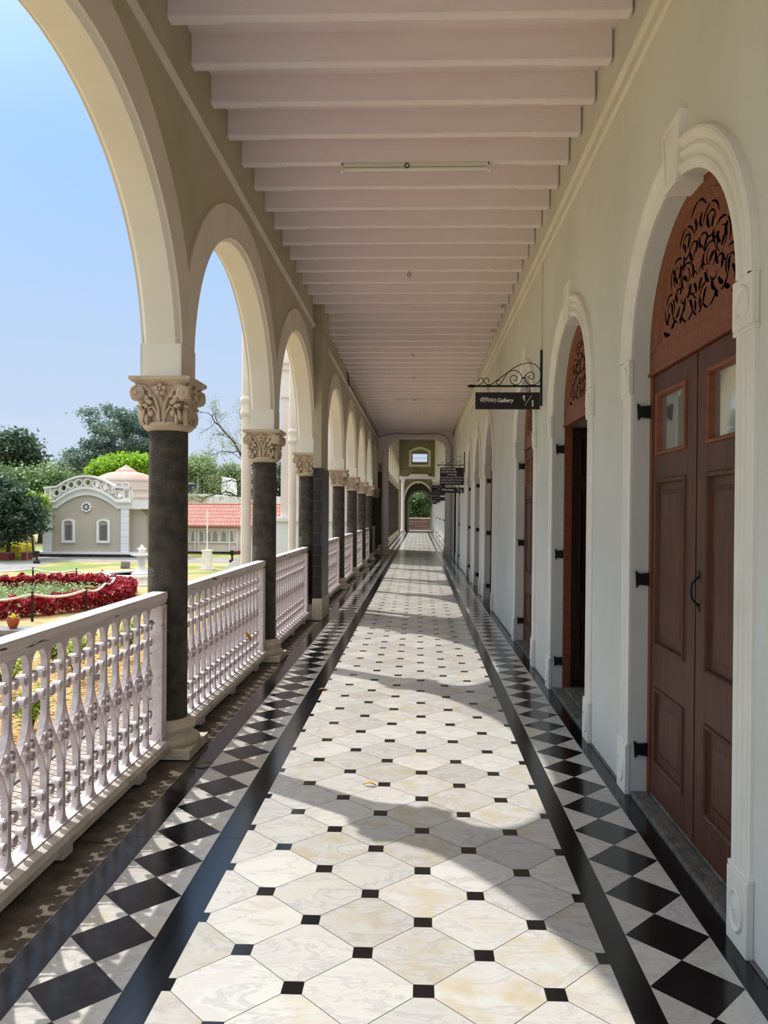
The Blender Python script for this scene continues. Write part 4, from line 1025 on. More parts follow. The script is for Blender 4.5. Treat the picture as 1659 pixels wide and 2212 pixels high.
# nearly bare tree
bt = empty('bare_tree', gp(560, 50)); tag(bt, 'nearly bare tree with twisted dark twigs in front of the sky, beside the drainpipe', 'tree')
rr = random.Random(21); mb = MB(); tips = []
def grow(p, d, L, r, dep):
    pts = [p]; rad = [r]; q = Vector(p)
    for i in range(4):
        d = (d + Vector((rr.gauss(0, .22), rr.gauss(0, .15), rr.gauss(0, .20)))).normalized(); q = q + d * L / 4; pts.append(q.copy()); rad.append(r * (1 - .15 * (i + 1)))
    mb.tube(pts, rad, 5 if r > .04 else 3, caps=False)
    if dep == 0: tips.append(q); return
    for k in range(3 if dep > 1 else 3):
        nd = (d + Vector((rr.gauss(-.12, .55), rr.gauss(0, .4), rr.gauss(.05, .45)))).normalized(); grow(pts[-1 - (k % 3)], nd, L * rr.uniform(.62, .82), r * .55, dep - 1)
bo = Vector(bt.location)
def limb(pl, r0, dep, L, n):
    P_3 = [at(x, y, 50) - bo for x, y in pl]; q = [P_3[0]]
    for a, b in zip(P_3, P_3[1:]):
        for k in range(1, 5): q.append(a.lerp(b, k / 4) + Vector((rr.gauss(0, .03), rr.gauss(0, .12), rr.gauss(0, .03))))
    m_ = len(q); mb.tube(q, [r0 * (1 - .8 * i / m_) for i in range(m_)], 6, caps=False)
    for k in range(n):
        i = int(m_ * (.25 + .75 * (k + .5) / n)); i = min(i, m_ - 1); d = (q[i] - q[max(i - 1, 0)]).normalized()
        nd = (d + Vector((rr.gauss(0, .7), rr.gauss(0, .5), rr.gauss(.15, .6)))).normalized(); grow(q[i], nd, L, r0 * .30, dep)
limb([(560, 1207), (556, 1120), (552, 1040)], .24, 1, .5, 1)
limb([(552, 1060), (535, 1010), (505, 955), (470, 915), (452, 893)], .10, 2, .75, 12)
limb([(552, 1040), (545, 980), (530, 930), (520, 900)], .08, 2, .7, 8)
limb([(548, 1010), (520, 975), (480, 975), (455, 985)], .055, 2, .5, 7)
limb([(556, 1100), (530, 1078), (490, 1062), (445, 1072), (432, 1085)], .085, 2, .6, 11)
limb([(556, 1090), (530, 1050), (500, 1035), (470, 1045)], .06, 2, .55, 9)
mb.build('branches', 'bark', bt)
def tipf(r2):
    c = tips[int(r2.random() * len(tips))]; return (c.x + r2.gauss(0, .16), c.y + r2.gauss(0, .16), c.z + r2.gauss(0, .12))
leaf_obj('sparse_leaves', leaf_cloud(3600, tipf, .10, 0, 4), 'l_pale', bt)

# gabled garden building --------------------------------------------------
def bx(px, zc=39.6): return at(px, 1105, zc).x
YB = at(200, 1105, 39.6).y; zb = lambda py, zc=39.6: EYE + (1105 - py + ROLL * (190 - 850) * 1.0) / F_PX * zc
gb = empty('garden_building', (bx(187), YB, GZ)); tag(gb, 'grey-beige gabled garden building with white trim, two barred windows and a rosette', 'building')
def LX(px): return bx(px) - bx(187)
def LZ(py): return zb(py) - GZ
fnb = lambda a, b, d: (a, d, b)
xl, xr_ = LX(92), LX(280); xm = LX(187)
def hump_line(dz, x0=92, x1=284):
    pts = [(LX(x0), LZ(1092) + dz)]
    for k in range(21):
        pts.append((LX(122 + (254 - 122) * k / 20), LZ(1092) + dz + (LZ(1057) - LZ(1086)) * math.sin(PI * k / 20) ** .9))
    pts.append((LX(x1), LZ(1092) + dz)); return pts
mb = MB()
mb.prism([(xl, LZ(1193)), (xr_, LZ(1193))] + hump_line(.02, 92, 280)[::-1], fnb, 0, 3.4)
mb.build('front_wall', 'bldg', gb)
mb = MB(); mb.box(LX(280), LX(313), .35, 3.4, LZ(1193), LZ(1112)); mb.prism([(LX(280), LZ(1112)), (LX(313), LZ(1112)), (LX(296), LZ(1096)), (LX(280), LZ(1092))], fnb, .35, 3.4); mb.build('side_wing', 'bldg', gb)
mb = MB(); mb.box(LX(68), LX(92), 1.2, 3.4, 0, LZ(1078)); mb.build('back_wing', 'bldg', gb)
mb = MB(); mb.box(LX(74), LX(314), -.10, 3.4, 0, LZ(1195)); mb.build('plinth', 'plinthstone', gb)
mb = MB(); mb.box(LX(72), LX(315), -.14, 3.4, LZ(1196), LZ(1191)); mb.build('plinth_band', 'bldg_w', gb)
for a, b in ((92, 111), (263, 280)):
    mb = MB(); mb.box(LX(a), LX(b), -.07, .0, LZ(1191), LZ(1090)); mb.build('corner_pilaster', 'ashlar', gb)
# cornice following the hump
def hump_line(dz, x0=92, x1=284):
    pts = [(LX(x0), LZ(1092) + dz)]
    for k in range(21):
        pts.append((LX(122 + (254 - 122) * k / 20), LZ(1092) + dz + (LZ(1057) - LZ(1086)) * math.sin(PI * k / 20) ** .9))
    pts.append((LX(x1), LZ(1092) + dz)); return pts
mb = MB()
for (d0, d1, y) in ((-.13, .18, -.09), (.18, .30, -.22), (.12, .18, -.15)):
    A, B_ = hump_line(d0), hump_line(d1)
    mb.strip([[(a, 0, b) for a, b in A], [(a, y, b) for a, b in A], [(a, y, b) for a, b in B_], [(a, 0, b) for a, b in B_]])
mb.build('cornice', 'bldg_w', gb)
# parapet with round openings
mb = MB(); n = 20
def ptop(k): return (LX(122 + (248 - 122) * k / n), LZ(1052) + (LZ(1029) - LZ(1052)) * math.sin(PI * k / n) ** .9)
def pbot(k): return (LX(122 + (248 - 122) * k / n), LZ(1077) + (LZ(1050) - LZ(1077)) * math.sin(PI * k / n) ** .9)
rings = [(120, 1064), (135.5, 1053.5), (152, 1046.5), (169.5, 1042.5), (189, 1041), (207.5, 1044), (225.5, 1050), (242, 1056.5), (258, 1066)]
rr_ = 7.0 * 39.6 / F_PX
# web: polygon strips between the circles
bnd_t = [(LX(110), LZ(1053))] + [ptop(k) for k in range(n + 1)] + [(LX(266), LZ(1053))]
bnd_b = [(LX(110), LZ(1077))] + [pbot(k) for k in range(n + 1)] + [(LX(266), LZ(1077))]
def ival(pts, x):
    for (a, b), (c, d) in zip(pts, pts[1:]):
        if a <= x <= c and c > a: return b + (d - b) * (x - a) / (c - a)
    return pts[-1][1] if x > pts[-1][0] else pts[0][1]
cs_ = [(LX(a), LZ(b)) for a, b in rings]
edges = [LX(110)] + [(cs_[i][0] + cs_[i + 1][0]) / 2 for i in range(8)] + [LX(266)]
for i, (cx, cz) in enumerate(cs_):
    m_ = 24; ci = [(cx + rr_ * math.cos(2 * PI * k / m_), cz + rr_ * math.sin(2 * PI * k / m_)) for k in range(m_)]; co = []
    for k in range(m_):
        dx, dz = math.cos(2 * PI * k / m_), math.sin(2 * PI * k / m_); t = 9e9
        if dx > 1e-6: t = min(t, (edges[i + 1] - cx) / dx)
        if dx < -1e-6: t = min(t, (edges[i] - cx) / dx)
        x = cx + dx * min(t, 1.0); 
        for _ in range(6):
            lim = ival(bnd_t, x) if dz > 0 else ival(bnd_b, x)
            t2 = (lim - cz) / dz if abs(dz) > 1e-6 else 9e9
            tt = min(t, t2 if t2 > 0 else t); x = cx + dx * tt
        co.append((cx + dx * tt, cz + dz * tt))
    for y in (0.0, .22): mb.strip([[(a, y, b) for a, b in ci], [(a, y, b) for a, b in co]], True)
    mb.strip([[(a, 0, b) for a, b in ci], [(a, .22, b) for a, b in ci]], True)
mb.build('parapet_web', 'bldg', gb)
mb = MB()
for cx, cz in cs_:
    q = lambda r_, y: [(cx + r_ * math.cos(2 * PI * k / 24), y, cz + r_ * math.sin(2 * PI * k / 24)) for k in range(24)]
    mb.strip([q(rr_ * .95, .02), q(rr_ * .95, -.05), q(rr_ * 1.22, -.05), q(rr_ * 1.22, .02)], True)
mb.build('parapet_rings', 'bldg_w', gb, smooth=40)
mb = MB(); A = [(LX(93), LZ(1055))] + bnd_t[1:-1] + [(LX(283), LZ(1055))]
mb.strip([[(a, -.10, b - .01) for a, b in A], [(a, -.10, b + .09) for a, b in A], [(a, .30, b + .09) for a, b in A], [(a, .30, b - .01) for a, b in A]], loop=True); mb.build('parapet_coping', 'bldg_w', gb)
mb = MB()
for a, b in ((94, 110), (266, 283)):
    mb.box(LX(a), LX(b), -.03, .25, LZ(1078), LZ(1054)); 
mb.build('parapet_piers', 'bldg_w', gb)
mb = MB()
for a, b in ((98, 106), (270, 279)): mb.box(LX(a), LX(b), -.04, .0, LZ(1074), LZ(1058))
mb.build('pier_panels', 'bldg', gb, bevel=.03)
def bar_window(cx_):
    w_ = empty('window', (LX(cx_), 0, 0)); w_.parent = gb
    k = 39.6 / F_PX; mb = MB(); z0, z1 = LZ(1170), LZ(1129)
    fr = lambda o, zb_, zt_: [(-o, zb_), (-o, zt_)] + [(-o * math.cos(PI * q / 8), zt_ + .14 * (o / (11 * k)) * math.sin(PI * q / 8)) for q in range(1, 8)] + [(o, zt_), (o, zb_)]
    A, B_ = fr(9.5 * k, z0 + .08, z1 + .0), fr(14.5 * k, z0 - .04, z1 + .03); A.append(A[0]); B_.append(B_[0])
    mb.strip([[(a, -.09, b) for a, b in A], [(a, -.09, b) for a, b in B_]]); mb.strip([[(a, -.09, b) for a, b in B_], [(a, 0, b) for a, b in B_]]); mb.strip([[(a, -.09, b) for a, b in A], [(a, .0, b) for a, b in A]])
    mb.build('frame', 'bldg_w', w_)
    mb = MB(); mb.box(-8 * k, 8 * k, -.025, -.002, z0 + .08, LZ(1133)); mb.build('dark_opening', 'void', w_)
    mb = MB()
    for q in range(6): x = (-7 + 14 * q / 5) * k; mb.tube([(x, -.045, z0 + .08), (x, -.045, LZ(1133))], .009, 6)
    mb.build('bars', 'bldg_w', w_)
bar_window(148); bar_window(224.5)
mb = MB(); cx, cz, r_ = LX(187), LZ(1094), 11.5 * 39.6 / F_PX
q = lambda r, y, f=0: [(cx + (r + f * .02 * abs(math.cos(4 * 2 * PI * k / 48))) * math.cos(2 * PI * k / 48), y, cz + (r + f * .02 * abs(math.cos(4 * 2 * PI * k / 48))) * math.sin(2 * PI * k / 48)) for k in range(48)]
idx = mb.strip([q(r_ * .90, 0, 1), q(r_ * .88, -.08, 1), q(r_ * .78, -.08), q(.001, -.07)], True); ro = mb.build('rosette', 'bldg_w', gb, smooth=40)
mb = MB()
for k in range(8):
    t = 2 * PI * k / 8 + PI / 8; d = lambda u, v: (cx + u * math.cos(t) - v * math.sin(t), -.082, cz + u * math.sin(t) + v * math.cos(t))
    mb.face([d(r_ * .18, 0), d(r_ * .45, r_ * .13), d(r_ * .66, r_ * .09), d(r_ * .72, 0), d(r_ * .66, -r_ * .09), d(r_ * .45, -r_ * .13)])
mb.build('petal_openings', 'void', ro)
# roof balustrade and octagonal drum behind
mb = MB(); mb.box(LX(283), LX(345), .0, .25, LZ(1082), LZ(1077)); mb.box(LX(283), LX(345), .0, .25, LZ(1056), LZ(1052))
for k in range(9): mb.lathe([(.05, 0), (.11, .12), (.05, .38), (.07, .50)], 8, (LX(289 + k * 6.2), .12, LZ(1077)))
mb.build('roof_balustrade', 'bldg_p', gb)
mb = MB(); mb.box(LX(283), LX(345), -.02, 3.4, LZ(1098), LZ(1082)); mb.build('side_cornice', 'bldg_w', gb)
dm = empty('domed_lantern', (at(272, 1105, 46).x, at(272, 1105, 46).y, zb(1060, 46))); tag(dm, 'pink octagonal dome with a pyramid cap behind the gabled garden building', 'dome')
k46 = 46 / F_PX; mb = MB()
def octo(r, z): return [(r * math.cos(PI / 8 + PI / 4 * k), r * math.sin(PI / 8 + PI / 4 * k), z) for k in range(8)]
mb.strip([octo(62 * k46, GZ - dm.location.z), octo(62 * k46, 22 * k46), octo(64 * k46, 22 * k46), octo(64 * k46, 26 * k46)], True); mb.build('drum', 'bldg_p', dm)
mb = MB(); mb.strip([octo(62 * k46, 26 * k46), octo(52 * k46, 33 * k46), octo(38 * k46, 39 * k46), octo(20 * k46, 43 * k46), octo(1 * k46, 44 * k46)], True); mb.build('shell', 'dome', dm)
mb = MB(); mb.strip([octo(22 * k46, 42.5 * k46), octo(21 * k46, 45 * k46), octo(10 * k46, 51 * k46), octo(.3 * k46, 58 * k46)], True); mb.build('cap', 'dome', dm)
mb = MB()
yf = -62 * k46 * math.cos(PI / 8) - .01
for j in range(6):
    cx = (-42 + j * 17) * k46 * .55 if False else (-21 + j * 14.5) * k46 
    if abs(cx) > 62 * k46 * math.sin(PI / 8) + 6 * k46: continue
    q = lambda r, y: [(cx + r * math.cos(2 * PI * k / 20), y, 10 * k46 + r * math.sin(2 * PI * k / 20)) for k in range(20)]
    mb.strip([q(.15, yf), q(.15, yf - .05), q(.20, yf - .05), q(.20, yf)], True)
mb.build('drum_rings', 'bldg_w', dm)
# red-tiled range
ZR_ = 43.5; kr = ZR_ / F_PX
tr = empty('tiled_range', (at(300, 1105, ZR_).x, at(300, 1105, ZR_).y, GZ)); tag(tr, 'long low pink range with a red clay tile roof and a row of arched windows', 'building')
RX = lambda px: (px - 300) * kr; RZ = lambda py: EYE + (1105 - py - 2.5) * kr - GZ
mb = MB(); mb.prism([(-.35, RZ(1137)), (2.6, RZ(1092)), (2.7, RZ(1090)), (2.7, RZ(1088)), (2.6, RZ(1088) + .0), (-.35, RZ(1134))], lambda a, b, d: (d, a, b), RX(304), RX(720)); mb.build('tile_roof', 'rooftile', tr)
mb = MB(); mb.tube([(RX(304), 2.65, RZ(1089)), (RX(720), 2.65, RZ(1089))], .09, 8); mb.build('ridge', 'terra', tr)
mb = MB(); mb.box(RX(306), RX(720), 0, 5, RZ(1190), RZ(1140)); mb.box(RX(306), RX(720), 0, 2.6, RZ(1140), RZ(1134)); wl_ = mb.build('wall', 'bldg_p', tr)
mb = MB(); mb.box(RX(306), RX(720), -.04, 4, 0, RZ(1190)); mb.build('plinth', 'plinthstone', tr)
px = 322.0
k = 0
mbf = MB()
while px < 515:
    x0 = px; mb = MB(); w_ = 5.6 * kr; z0, z1 = RZ(1167), RZ(1153)
    sh = lambda s_, y: [(RX(x0) - w_ * s_, y, z0), (RX(x0) - w_ * s_, y, z1), (RX(x0) - w_ * .6 * s_, y, z1 + .10 * s_), (RX(x0), y, z1 + .19 * s_), (RX(x0) + w_ * .6 * s_, y, z1 + .10 * s_), (RX(x0) + w_ * s_, y, z1), (RX(x0) + w_ * s_, y, z0)]
    mb.face(sh(1, -.012), 0); mb.strip([sh(1, -.012), sh(1, -.06), sh(1.22, -.06), sh(1.22, 0)], True, 1); mb.build('window', ['cloth', 'bldg_w'], tr)
    px += 15.4 if k % 4 != 1 else 18.5; k += 1
mb = MB(); mb.box(RX(306), RX(514), -.09, 0, RZ(1171), RZ(1168)); mb.box(RX(306), RX(514), -.09, 0, RZ(1143), RZ(1140))
for p_ in (328, 374, 422, 430, 497, 514): mb.box(RX(p_), RX(p_ + 3), -.10, 0, RZ(1190), RZ(1140))
mb.build('wall_battens', 'bldg_w', tr)
mb = MB(); mb.box(RX(514), RX(560), -.3, 0, 0, RZ(1188)); mb.build('red_base', 'redwall', tr)
# flat white block, tank, board behind
zk = 60.0; kk = zk / F_PX
fb = empty('flat_block', (at(400, 1105, zk).x, at(400, 1105, zk).y, GZ)); tag(fb, 'plain white flat-roofed block behind the red tile roof', 'building')
FX = lambda px: (px - 400) * kk; FZ = lambda py: EYE + (1105 - py - 2.5) * kk - GZ
mb = MB(); mb.box(FX(380), FX(453), 0, 6, 0, FZ(1072)); mb.box(FX(453), FX(600), 1, 6, 0, FZ(1070)); mb.build('wall', 'bldg_w', fb)
mb = MB(); mb.box(FX(380), FX(453), -.3, 6, FZ(1073), FZ(1066)); mb.build('parapet', 'bldg_w', fb)
o_ = at(414, 1066, 61); mb = MB(); mb.tube([(0, 0, 0), (0, 0, .78)], .42, 16); mb.tube([(0, 0, .78), (0, 0, .92)], [.42, .12], 16); tag(mb.build('water_tank', 'tank', smooth=40, loc=(o_.x, o_.y, GZ + FZ(1066))), 'black water tank on the white flat roof', 'tank')
o_ = at(427, 1062, 60.5); mb = MB(); mb.box(-.05, .05, -.05, .05, 0, 1.2); tag(mb.build('roof_post', 'path', loc=tuple(o_)), 'grey post standing beside the black water tank', 'post')
o_ = at(494, 1066, 66); mb = MB(); mb.prism([(-.65, 0), (.7, -.1), (.62, 1.25), (-.6, 1.5)], fnb, 0, .12); mb.box(-.5, -.4, .12, .2, GZ - o_.z, .1); mb.box(.4, .5, .12, .2, GZ - o_.z, .1); tag(mb.build('white_hoarding', 'bldg_w', loc=tuple(o_)), 'plain white panel standing behind the bare twigs', 'panel')

# fountain ---------------------------------------------------------------
fc = Vector(gp(307, 25.8)); ft_ = empty('fountain', (fc.x, fc.y, GZ)); tag(ft_, 'white round garden fountain with a low basin and a vase-shaped spout, behind the red hedge', 'fountain')
mb = MB(); mb.lathe([(1.50, 0), (1.50, .05), (1.36, .07), (1.33, .24), (1.38, .26), (1.38, .31), (1.36, .33), (1.08, .33), (1.06, .31), (1.06, .12), (.01, .12)], 64); mb.build('basin', 'fount', ft_, smooth=35)
mb = MB(); mb.lathe([(1.06, .26), (.01, .26)], 48); mb.build('water', 'water', ft_)
mb = MB(); mb.lathe([(.34, .10), (.34, .30), (.28, .34), (.20, .40), (.13, .48), (.10, .60), (.12, .72), (.16, .80), (.13, .84)], 32); mb.build('stem', 'fount', ft_, smooth=35)
mb = MB(); mb.lathe([(.12, .83), (.20, .86), (.34, .90), (.36, .93), (.33, .94), (.10, .94)], 32); mb.build('bowl', 'fount', ft_, smooth=35)
mb = MB(); mb.lathe([(.09, .94), (.07, 1.0), (.13, 1.10), (.16, 1.13), (.10, 1.15), (.05, 1.18), (.06, 1.22), (.01, 1.26)], 24); mb.build('finial', 'fount', ft_, smooth=35)
# pedestal and pole
p = Vector(gp(448, 31.5)); pd = empty('pedestal', tuple(p)); tag(pd, 'white four-sided pedestal on the lawn carrying a thin pole', 'pedestal')
mb = MB(); mb.box(-.27, .27, -.27, .27, 0, .06); frus(mb, .17, .06, .165, .72); frus(mb, .165, .72, .20, .77); frus(mb, .20, .77, .20, .80); frus(mb, .20, .80, .02, .83); mb.build('block', 'fount', pd)
mb = MB(); mb.tube([(0, 0, .8), (0, 0, 2.42)], .028, 8); mb.build('pole', 'fount', pd)
p = Vector(gp(270, 32)); mb = MB(); mb.T = Matrix.Rotation(.12, 4, 'Y') @ Matrix.Rotation(.4, 4, 'Z'); mb.box(-.17, .19, -.14, .14, .01, .30); tag(mb.build('stone_block', 'path', bevel=.02, loc=tuple(p)), 'grey stone block lying tilted on the lawn beside the fountain', 'stone block')
p = Vector(gp(212, 10.9)); mb = MB(); mb.box(-.04, .04, -.04, .04, 0, .10); tag(mb.build('concrete_block', 'path', bevel=.004, loc=tuple(p)), 'small grey concrete block in the dry leaves by the shrubs', 'block')
for px, zc, lb in ((80, 34.5, 'black garden bollard light on the path before the gabled building'), (502, 36, 'small black garden light on the lawn before the tiled range')):
    p = Vector(gp(px, zc)); t = empty('garden_light', tuple(p)); tag(t, lb, 'garden light')
    mb = MB(); mb.box(-.11, .11, -.11, .11, 0, .14); mb.build('base', 'tank', t, bevel=.01)
    mb = MB(); mb.tube([(0, 0, .14), (0, 0, .34)], .045, 10); mb.box(-.09, .09, -.07, .07, .34, .56); mb.build('lamp_head', 'black_iron', t)
p = Vector(gp(281, 22.8)); t = empty('garden_sign', tuple(p)); tag(t, 'small dark green board standing before the fountain basin', 'sign'); mb = MB(); mb.box(-.11, .11, -.01, .01, .08, .34); mb.build('board', 'green', t)
mb = MB(); mb.box(-.02, .02, .0, .02, 0, .30); mb.build('stake', 'black_iron', t)
p = Vector(gp(59, 36.5)); mb = MB(); mb.tube([(0, 0, 0), (0, 0, 1.65)], .022, 6); tag(mb.build('metal_pole', 'path', loc=tuple(p)), 'thin grey pole standing by the red planter', 'pole')
# planters and clipped hedges at left
for (a, b, zc, lb) in ((-8, 19, 36.5, 'low red painted planter wall at the left edge'), (46, 57, 36.8, 'short red painted planter block by the grey pole')):
    p0, p1 = Vector(gp(a, zc)), Vector(gp(b, zc)); mb = MB(); mb.box(0, (p1 - p0).x, 0, .6, 0, .34, 0); mb.box(-.03, (p1 - p0).x + .03, -.03, .63, .34, .38, 1); tag(mb.build('planter', ['redwall', 'path'], loc=tuple(p0)), lb, 'planter')
def hedge(name, label, c, half, n, size, m, seed):
    rr = random.Random(seed)
    def f(r2):
        p = [r2.uniform(-1, 1) for _ in range(3)]; k = r2.randrange(3)
        if r2.random() < .75: p[k] = 1 if k == 2 else (1 if r2.random() < .5 else -1)
        return (p[0] * half[0] + r2.gauss(0, .03), p[1] * half[1] + r2.gauss(0, .03), half[2] + p[2] * half[2] + r2.gauss(0, .03))
    o = leaf_obj(name, leaf_cloud(n, f, size, 0, seed), m); o.location = c; tag(o, label, 'hedge'); return o
def hp(px, zc, z=GZ): q = at(px, 1105, zc); return (q.x, q.y, z)
hedge('clipped_hedge', 'long yellow clipped hedge behind the red planters', hp(32, 39.5), (.78, .3, .32), 5200, .07, 'l_yel', 31)
hedge('clipped_hedge', 'lower yellow clipped hedge in front of the long one', hp(18, 37.8), (.55, .25, .27), 3600, .07, 'l_yel', 32)
hedge('clipped_hedge', 'pale rounded hedge below the pink flowers', hp(47, 42.5), (.55, .4, .42), 4200, .07, 'l_pale', 33)
hedge('flowering_bush', 'pink flowering bush behind the pale hedge', hp(56, 44.0), (.32, .3, .62), 2600, .08, 'l_pink', 34)
# ground patches
mb = MB(); q = [gnd(-40, 1213)[0], gnd(120, 1213)[0], gnd(40, 1232)[0], gnd(-60, 1240)[0]]; mb.face([(v.x, v.y, GZ + .006) for v in q]); struct(mb.build('path_garden', 'path'), 'pale garden path at the left')
mb = MB(); mb.box(-24, -1.8, 35.5, 38.9, GZ - .1, GZ + .008); struct(mb.build('path_paved', 'path'), 'grey paved walk along the foot of the garden buildings')
# croton hedge bed -----------------------------------------------------------
EX, EY, RX_, RY_ = -10.5, 19.7, 2.95, 3.7
def croton(rr):
    a = rr.uniform(0, 2 * PI); q = rr.uniform(.80, 1.0); z = rr.uniform(0.02, .40) if rr.random() < .5 else rr.uniform(.32, .42)
    z += .05 * math.sin(a * 37) + .03 * math.sin(a * 91 + q * 20)
    return (RX_ * q * math.cos(a), RY_ * q * math.sin(a), z)
o = leaf_obj('croton_hedge', leaf_cloud(30000, croton, .10, 0, 41), 'l_red'); o.location = (EX, EY, GZ); tag(o, 'ring hedge of crimson croton leaves around the oval flower bed', 'hedge')
def inner(rr):
    a = rr.uniform(0, 2 * PI); q = math.sqrt(rr.random()) * .80; return (RX_ * q * math.cos(a), RY_ * q * math.sin(a), rr.random() ** 2 * .30)
o = leaf_obj('bed_planting', leaf_cloud(6000, inner, .12, 0, 42), 'l_pale'); o.location = (EX, EY, GZ); tag(o, 'loose yellow-green planting inside the ring of crimson hedge', 'plants', kind='stuff')
posts = [(71, 16.6, .62), (187, 17.6, .62), (229, 19.4, .60), (249, 21.6, .55), (222, 24.0, .52), (166, 24.6, .52), (72, 24.9, .52)]
tops = []
for i, (px, zc, h) in enumerate(posts):
    p = Vector(gp(px, zc)); mb = MB(); mb.tube([(0, 0, 0), (0, 0, h)], .028, 8); mb.ball((0, 0, h), .035, 8)
    tag(mb.build('rope_post', 'black_iron', loc=tuple(p), smooth=50), ['black rope post in front of the flower bed, the leftmost near one', 'black rope post, second along the near side of the flower bed', 'black rope post at the near right bend of the rope', 'black rope post at the right tip of the flower bed', 'black rope post at the far right of the flower bed', 'black rope post behind the flower bed, second from the left', 'black rope post behind the flower bed, at left'][i], 'post', 'rope posts around the flower bed'); tops.append(Vector((p.x, p.y, GZ + h - .03)))
pts = []
tops2 = [tops[0] + Vector((-1.4, -.2, -.06))] + tops + [tops[-1] + Vector((-2.5, .2, 0))]
for a, b in zip(tops2, tops2[1:]):
    for k in range(8): t = k / 8; pts.append(a.lerp(b, t) - Vector((0, 0, .10 * math.sin(PI * t))))
mb = MB(); mb.tube(pts, .030, 6); tag(mb.build('white_rope', 'band', smooth=60), 'thick cream rope sagging between the black posts round the flower bed', 'rope')
# pot on slab
p = at(27, 1357, 13.4); mb = MB(); mb.box(-1.6, .30, -.2, .35, -.09, 0); mb.box(-1.5, .22, -.1, .3, GZ - p.z, -.09); tag(mb.build('stone_bench', 'path', bevel=.01, loc=tuple(p)), 'low grey stone slab bench carrying the terracotta pot', 'bench')
t = empty('flower_pot', (p.x, p.y + .02, p.z)); tag(t, 'small terracotta bowl pot standing on the stone slab', 'pot'); mb = MB(); mb.lathe([(.055, .0), (.075, .04), (.10, .12), (.108, .155), (.112, .155), (.112, .18), (.10, .18), (.095, .15), (.01, .14)], 28); mb.build('bowl', 'terra', t, smooth=40)
rr = random.Random(5); o = leaf_obj('seedling', leaf_cloud(60, lambda r2: (r2.gauss(0, .03), r2.gauss(0, .03), .18 + abs(r2.gauss(0, .04))), .05, 0, 8), 'l_yel', t)
# young shrubs by the path
for i, (px, zc, s, lb) in enumerate(((168, 10.8, 1.0, 'largest young yellow-green shrub seen through the nearest railing'), (14, 9.9, .8, 'young shrub at the left edge behind the nearest railing'), (275, 12.3, .95, 'young shrub behind the far end of the nearest railing'), (120, 11.8, .7, 'small young shrub between two larger ones behind the nearest railing'),
                              (452, 19.0, .8, 'young shrub behind the second railing'), (70, 8.4, .6, 'low shrub nearest the brick path behind the railing'))):
    p = Vector(gp(px, zc)); t = empty('young_shrub', tuple(p)); tag(t, lb, 'shrub', 'young shrubs along the brick path')
    mb = MB(); rr = random.Random(50 + i); tip = []
    for k in range(9):
        a = rr.uniform(0, 2 * PI); q = Vector((math.cos(a) * .26 * s * rr.uniform(.3, 1), math.sin(a) * .26 * s * rr.uniform(.3, 1), rr.uniform(.40, .78) * s)); mb.tube([(0, 0, 0), (q.x * .35, q.y * .35, q.z * .45), q], [.016, .011, .005], 5); tip += [Vector((q.x * .6, q.y * .6, q.z * .7)), q]
    mb.build('stems', 'bark', t)
    def tf(r2, tip=tip): c = tip[int(r2.random() * len(tip))]; return (c.x + r2.gauss(0, .05), c.y + r2.gauss(0, .05), c.z + r2.gauss(0, .05))
    leaf_obj('leaves', leaf_cloud(620, tf, .055, 0, 60 + i), 'l_lime', t)
    # scattered leaf litter
def lit(rr): return (rr.uniform(-6.2, -3.55), rr.uniform(3.5, 17), GZ + .012 + rr.random() * .012)
tag(leaf_obj('fallen_leaves', leaf_cloud(14000, lit, .05, .85, 71, 1.6), 'l_litter'), 'dry fallen leaves strewn beside the brick path', 'leaves', kind='stuff')
# leaves indoors
def one_leaf(loc, rot, L, m, label, wd=.28):
    mb = MB(); n = 8; rows = []
    for k in range(n + 1):
        t = k / n; w_ = L * wd * math.sin(PI * t) ** .7 * .5; z = .012 * math.sin(PI * t); rows.append([(L * (t - .5), -w_, z + .006), (L * (t - .5), 0, z), (L * (t - .5), w_, z + .006)])
    mb.strip(rows); mb.tube([(L * .5, 0, 0), (L * .62, .005, .004)], .0012, 4)
    tag(mb.build('fallen_leaf', m, smooth=60, loc=loc, rot=rot), label, 'leaf')
g, _ = gnd(798, 1697, 0); one_leaf((g.x, g.y, .003), (0, 0, -.1), .075, 'yleaf', 'orange-yellow fallen leaf on the white marble floor')
g, _ = gnd(697, 1491, 0); one_leaf((g.x, g.y, .003), (0, 0, .1), .085, 'yleaf', 'yellow fallen leaf on the black border strip farther down')
g, _ = gnd(438, 1652, 0); one_leaf((g.x, g.y, .003), (0, 0, .3), .11, 'oleaf', 'dull olive fallen leaf on the black strip by the nearest column', .2)
g, _ = gnd(706, 1416, 0); one_leaf((g.x, g.y, .003), (0, 0, .5), .07, 'yleaf', 'smallest yellow fallen leaf on the diamond border farther down')
one_leaf((-1.552, 7.0, .36), (math.radians(75), math.radians(60), math.radians(20)), .10, 'yleaf', 'bright yellow leaf caught in the second railing', .32)

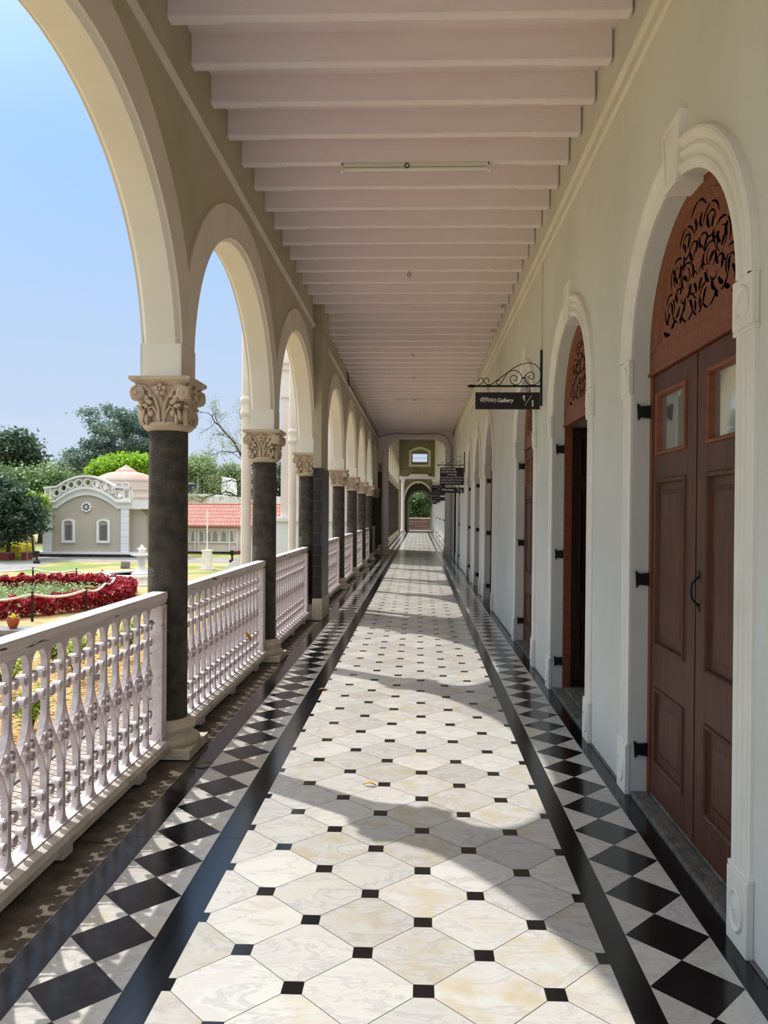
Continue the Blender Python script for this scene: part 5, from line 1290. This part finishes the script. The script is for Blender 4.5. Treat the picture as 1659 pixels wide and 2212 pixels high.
# ================================================================ PORCH AT THE LEFT
def pipe(px, zc, label):
    q = at(px, 1105, zc); t = empty('drain_column', (q.x, q.y, GZ)); tag(t, label, 'column', 'slender cream iron porch columns')
    mb = MB(); mb.box(-.13, .13, -.13, .13, 0, .1); mb.build('base', 'band', t, bevel=.01)
    mb = MB(); mb.lathe([(.090, .1), (.086, 4.0), (.082, 7.2)], 24); mb.build('shaft', 'band', t, smooth=40)
    mb = MB(); mb.lathe([(.085, 4.02), (.112, 4.06), (.112, 4.12), (.098, 4.15), (.098, 4.27), (.11, 4.30), (.11, 4.35), (.085, 4.38)], 24); mb.build('collar', 'band', t, smooth=40)
    return t
pipe(531.5, 13.4, 'nearer slender cream porch column with a ring collar, left of the second basalt column')
pipe(631, 18.6, 'farther slender cream porch column with a ring collar, left of the third basalt column')
pw = empty('porch', (0, 25, GZ)); tag(pw, 'pinkish-cream entrance porch with cornice projecting into the garden', 'porch')
mb = MB(); mb.box(-4.50, -1.75, 0, 6.5, 2.2, 8.4); mb.build('wall', 'bldg_p', pw)
mb = MB(); mb.box(-4.56, -1.75, -.06, 6.5, 7.0, 7.2); mb.box(-4.62, -1.75, -.14, 6.5, 7.2, 7.45); mb.box(-4.54, -1.75, -.05, 6.5, 6.1, 6.2); mb.build('cornice', 'bldg_p', pw)
mb = MB(); mb.box(-4.62, -1.75, -.12, 6.5, 0, 2.08); mb.box(-4.70, -1.75, -.2, 6.5, 2.08, 2.2); mb.build('pedestal', 'bldg_w', pw)
mb = MB(); mb.prism([(-4.62, 1.75), (-4.62, 2.0), (-6.3, .55), (-6.3, .0), (-5.6, .0)], lambda a, b, d: (a, d, b), -.1, .25); mb.build('stair_cheek', 'bldg_w', pw)
mb = MB(); mb.prism([(-4.62, 1.75), (-4.62, 2.0), (-6.3, .55), (-6.3, .0), (-5.6, .0)], lambda a, b, d: (a, d, b), 4.0, 4.35); mb.build('stair_cheek', 'bldg_w', pw)
mb = MB()
for k in range(6): mb.box(-4.62 - .28 * (k + 1), -4.62 - .28 * k, .25, 4.0, 0, .9 - .15 * (k + 1) + .0)
mb.build('steps', 'path', pw)
# beyond the end arch
mb = MB(); mb.box(-4, 4, 66, 66.35, GZ, .95); mb.box(-4, 4, 65.95, 66.4, .95, 1.02, 1); struct(mb.build('wall_beyond', ['rubble', 'band']), 'low reddish stone wall beyond the end arch')
mb = MB(); mb.box(-6, 6, 62.3, 70, -.4, -.02); struct(mb.build('path_beyond', 'path'), 'paved ground beyond the end arch')
tree('courtyard_tree', 'green tree framed by the far end arch', (.6, 74, -.4), [(.2, 74, 2.4, 2.4, 1.5, 1.9), (-1.2, 75, 1.8, 1.6, 1.4, 1.8), (1.4, 75, 3.0, 1.8, 1.5, 1.6)], 7000, .30, 'l_mid', 60, .4, .22, 81, branches=10)
tree('courtyard_tree', 'darker tree behind the one framed by the far end arch', (-1.5, 84, -.4), [(-1.5, 84, 1.6, 4.5, 2, 3.4)], 7000, .45, 'l_dark', 60, .7, .25, 82)
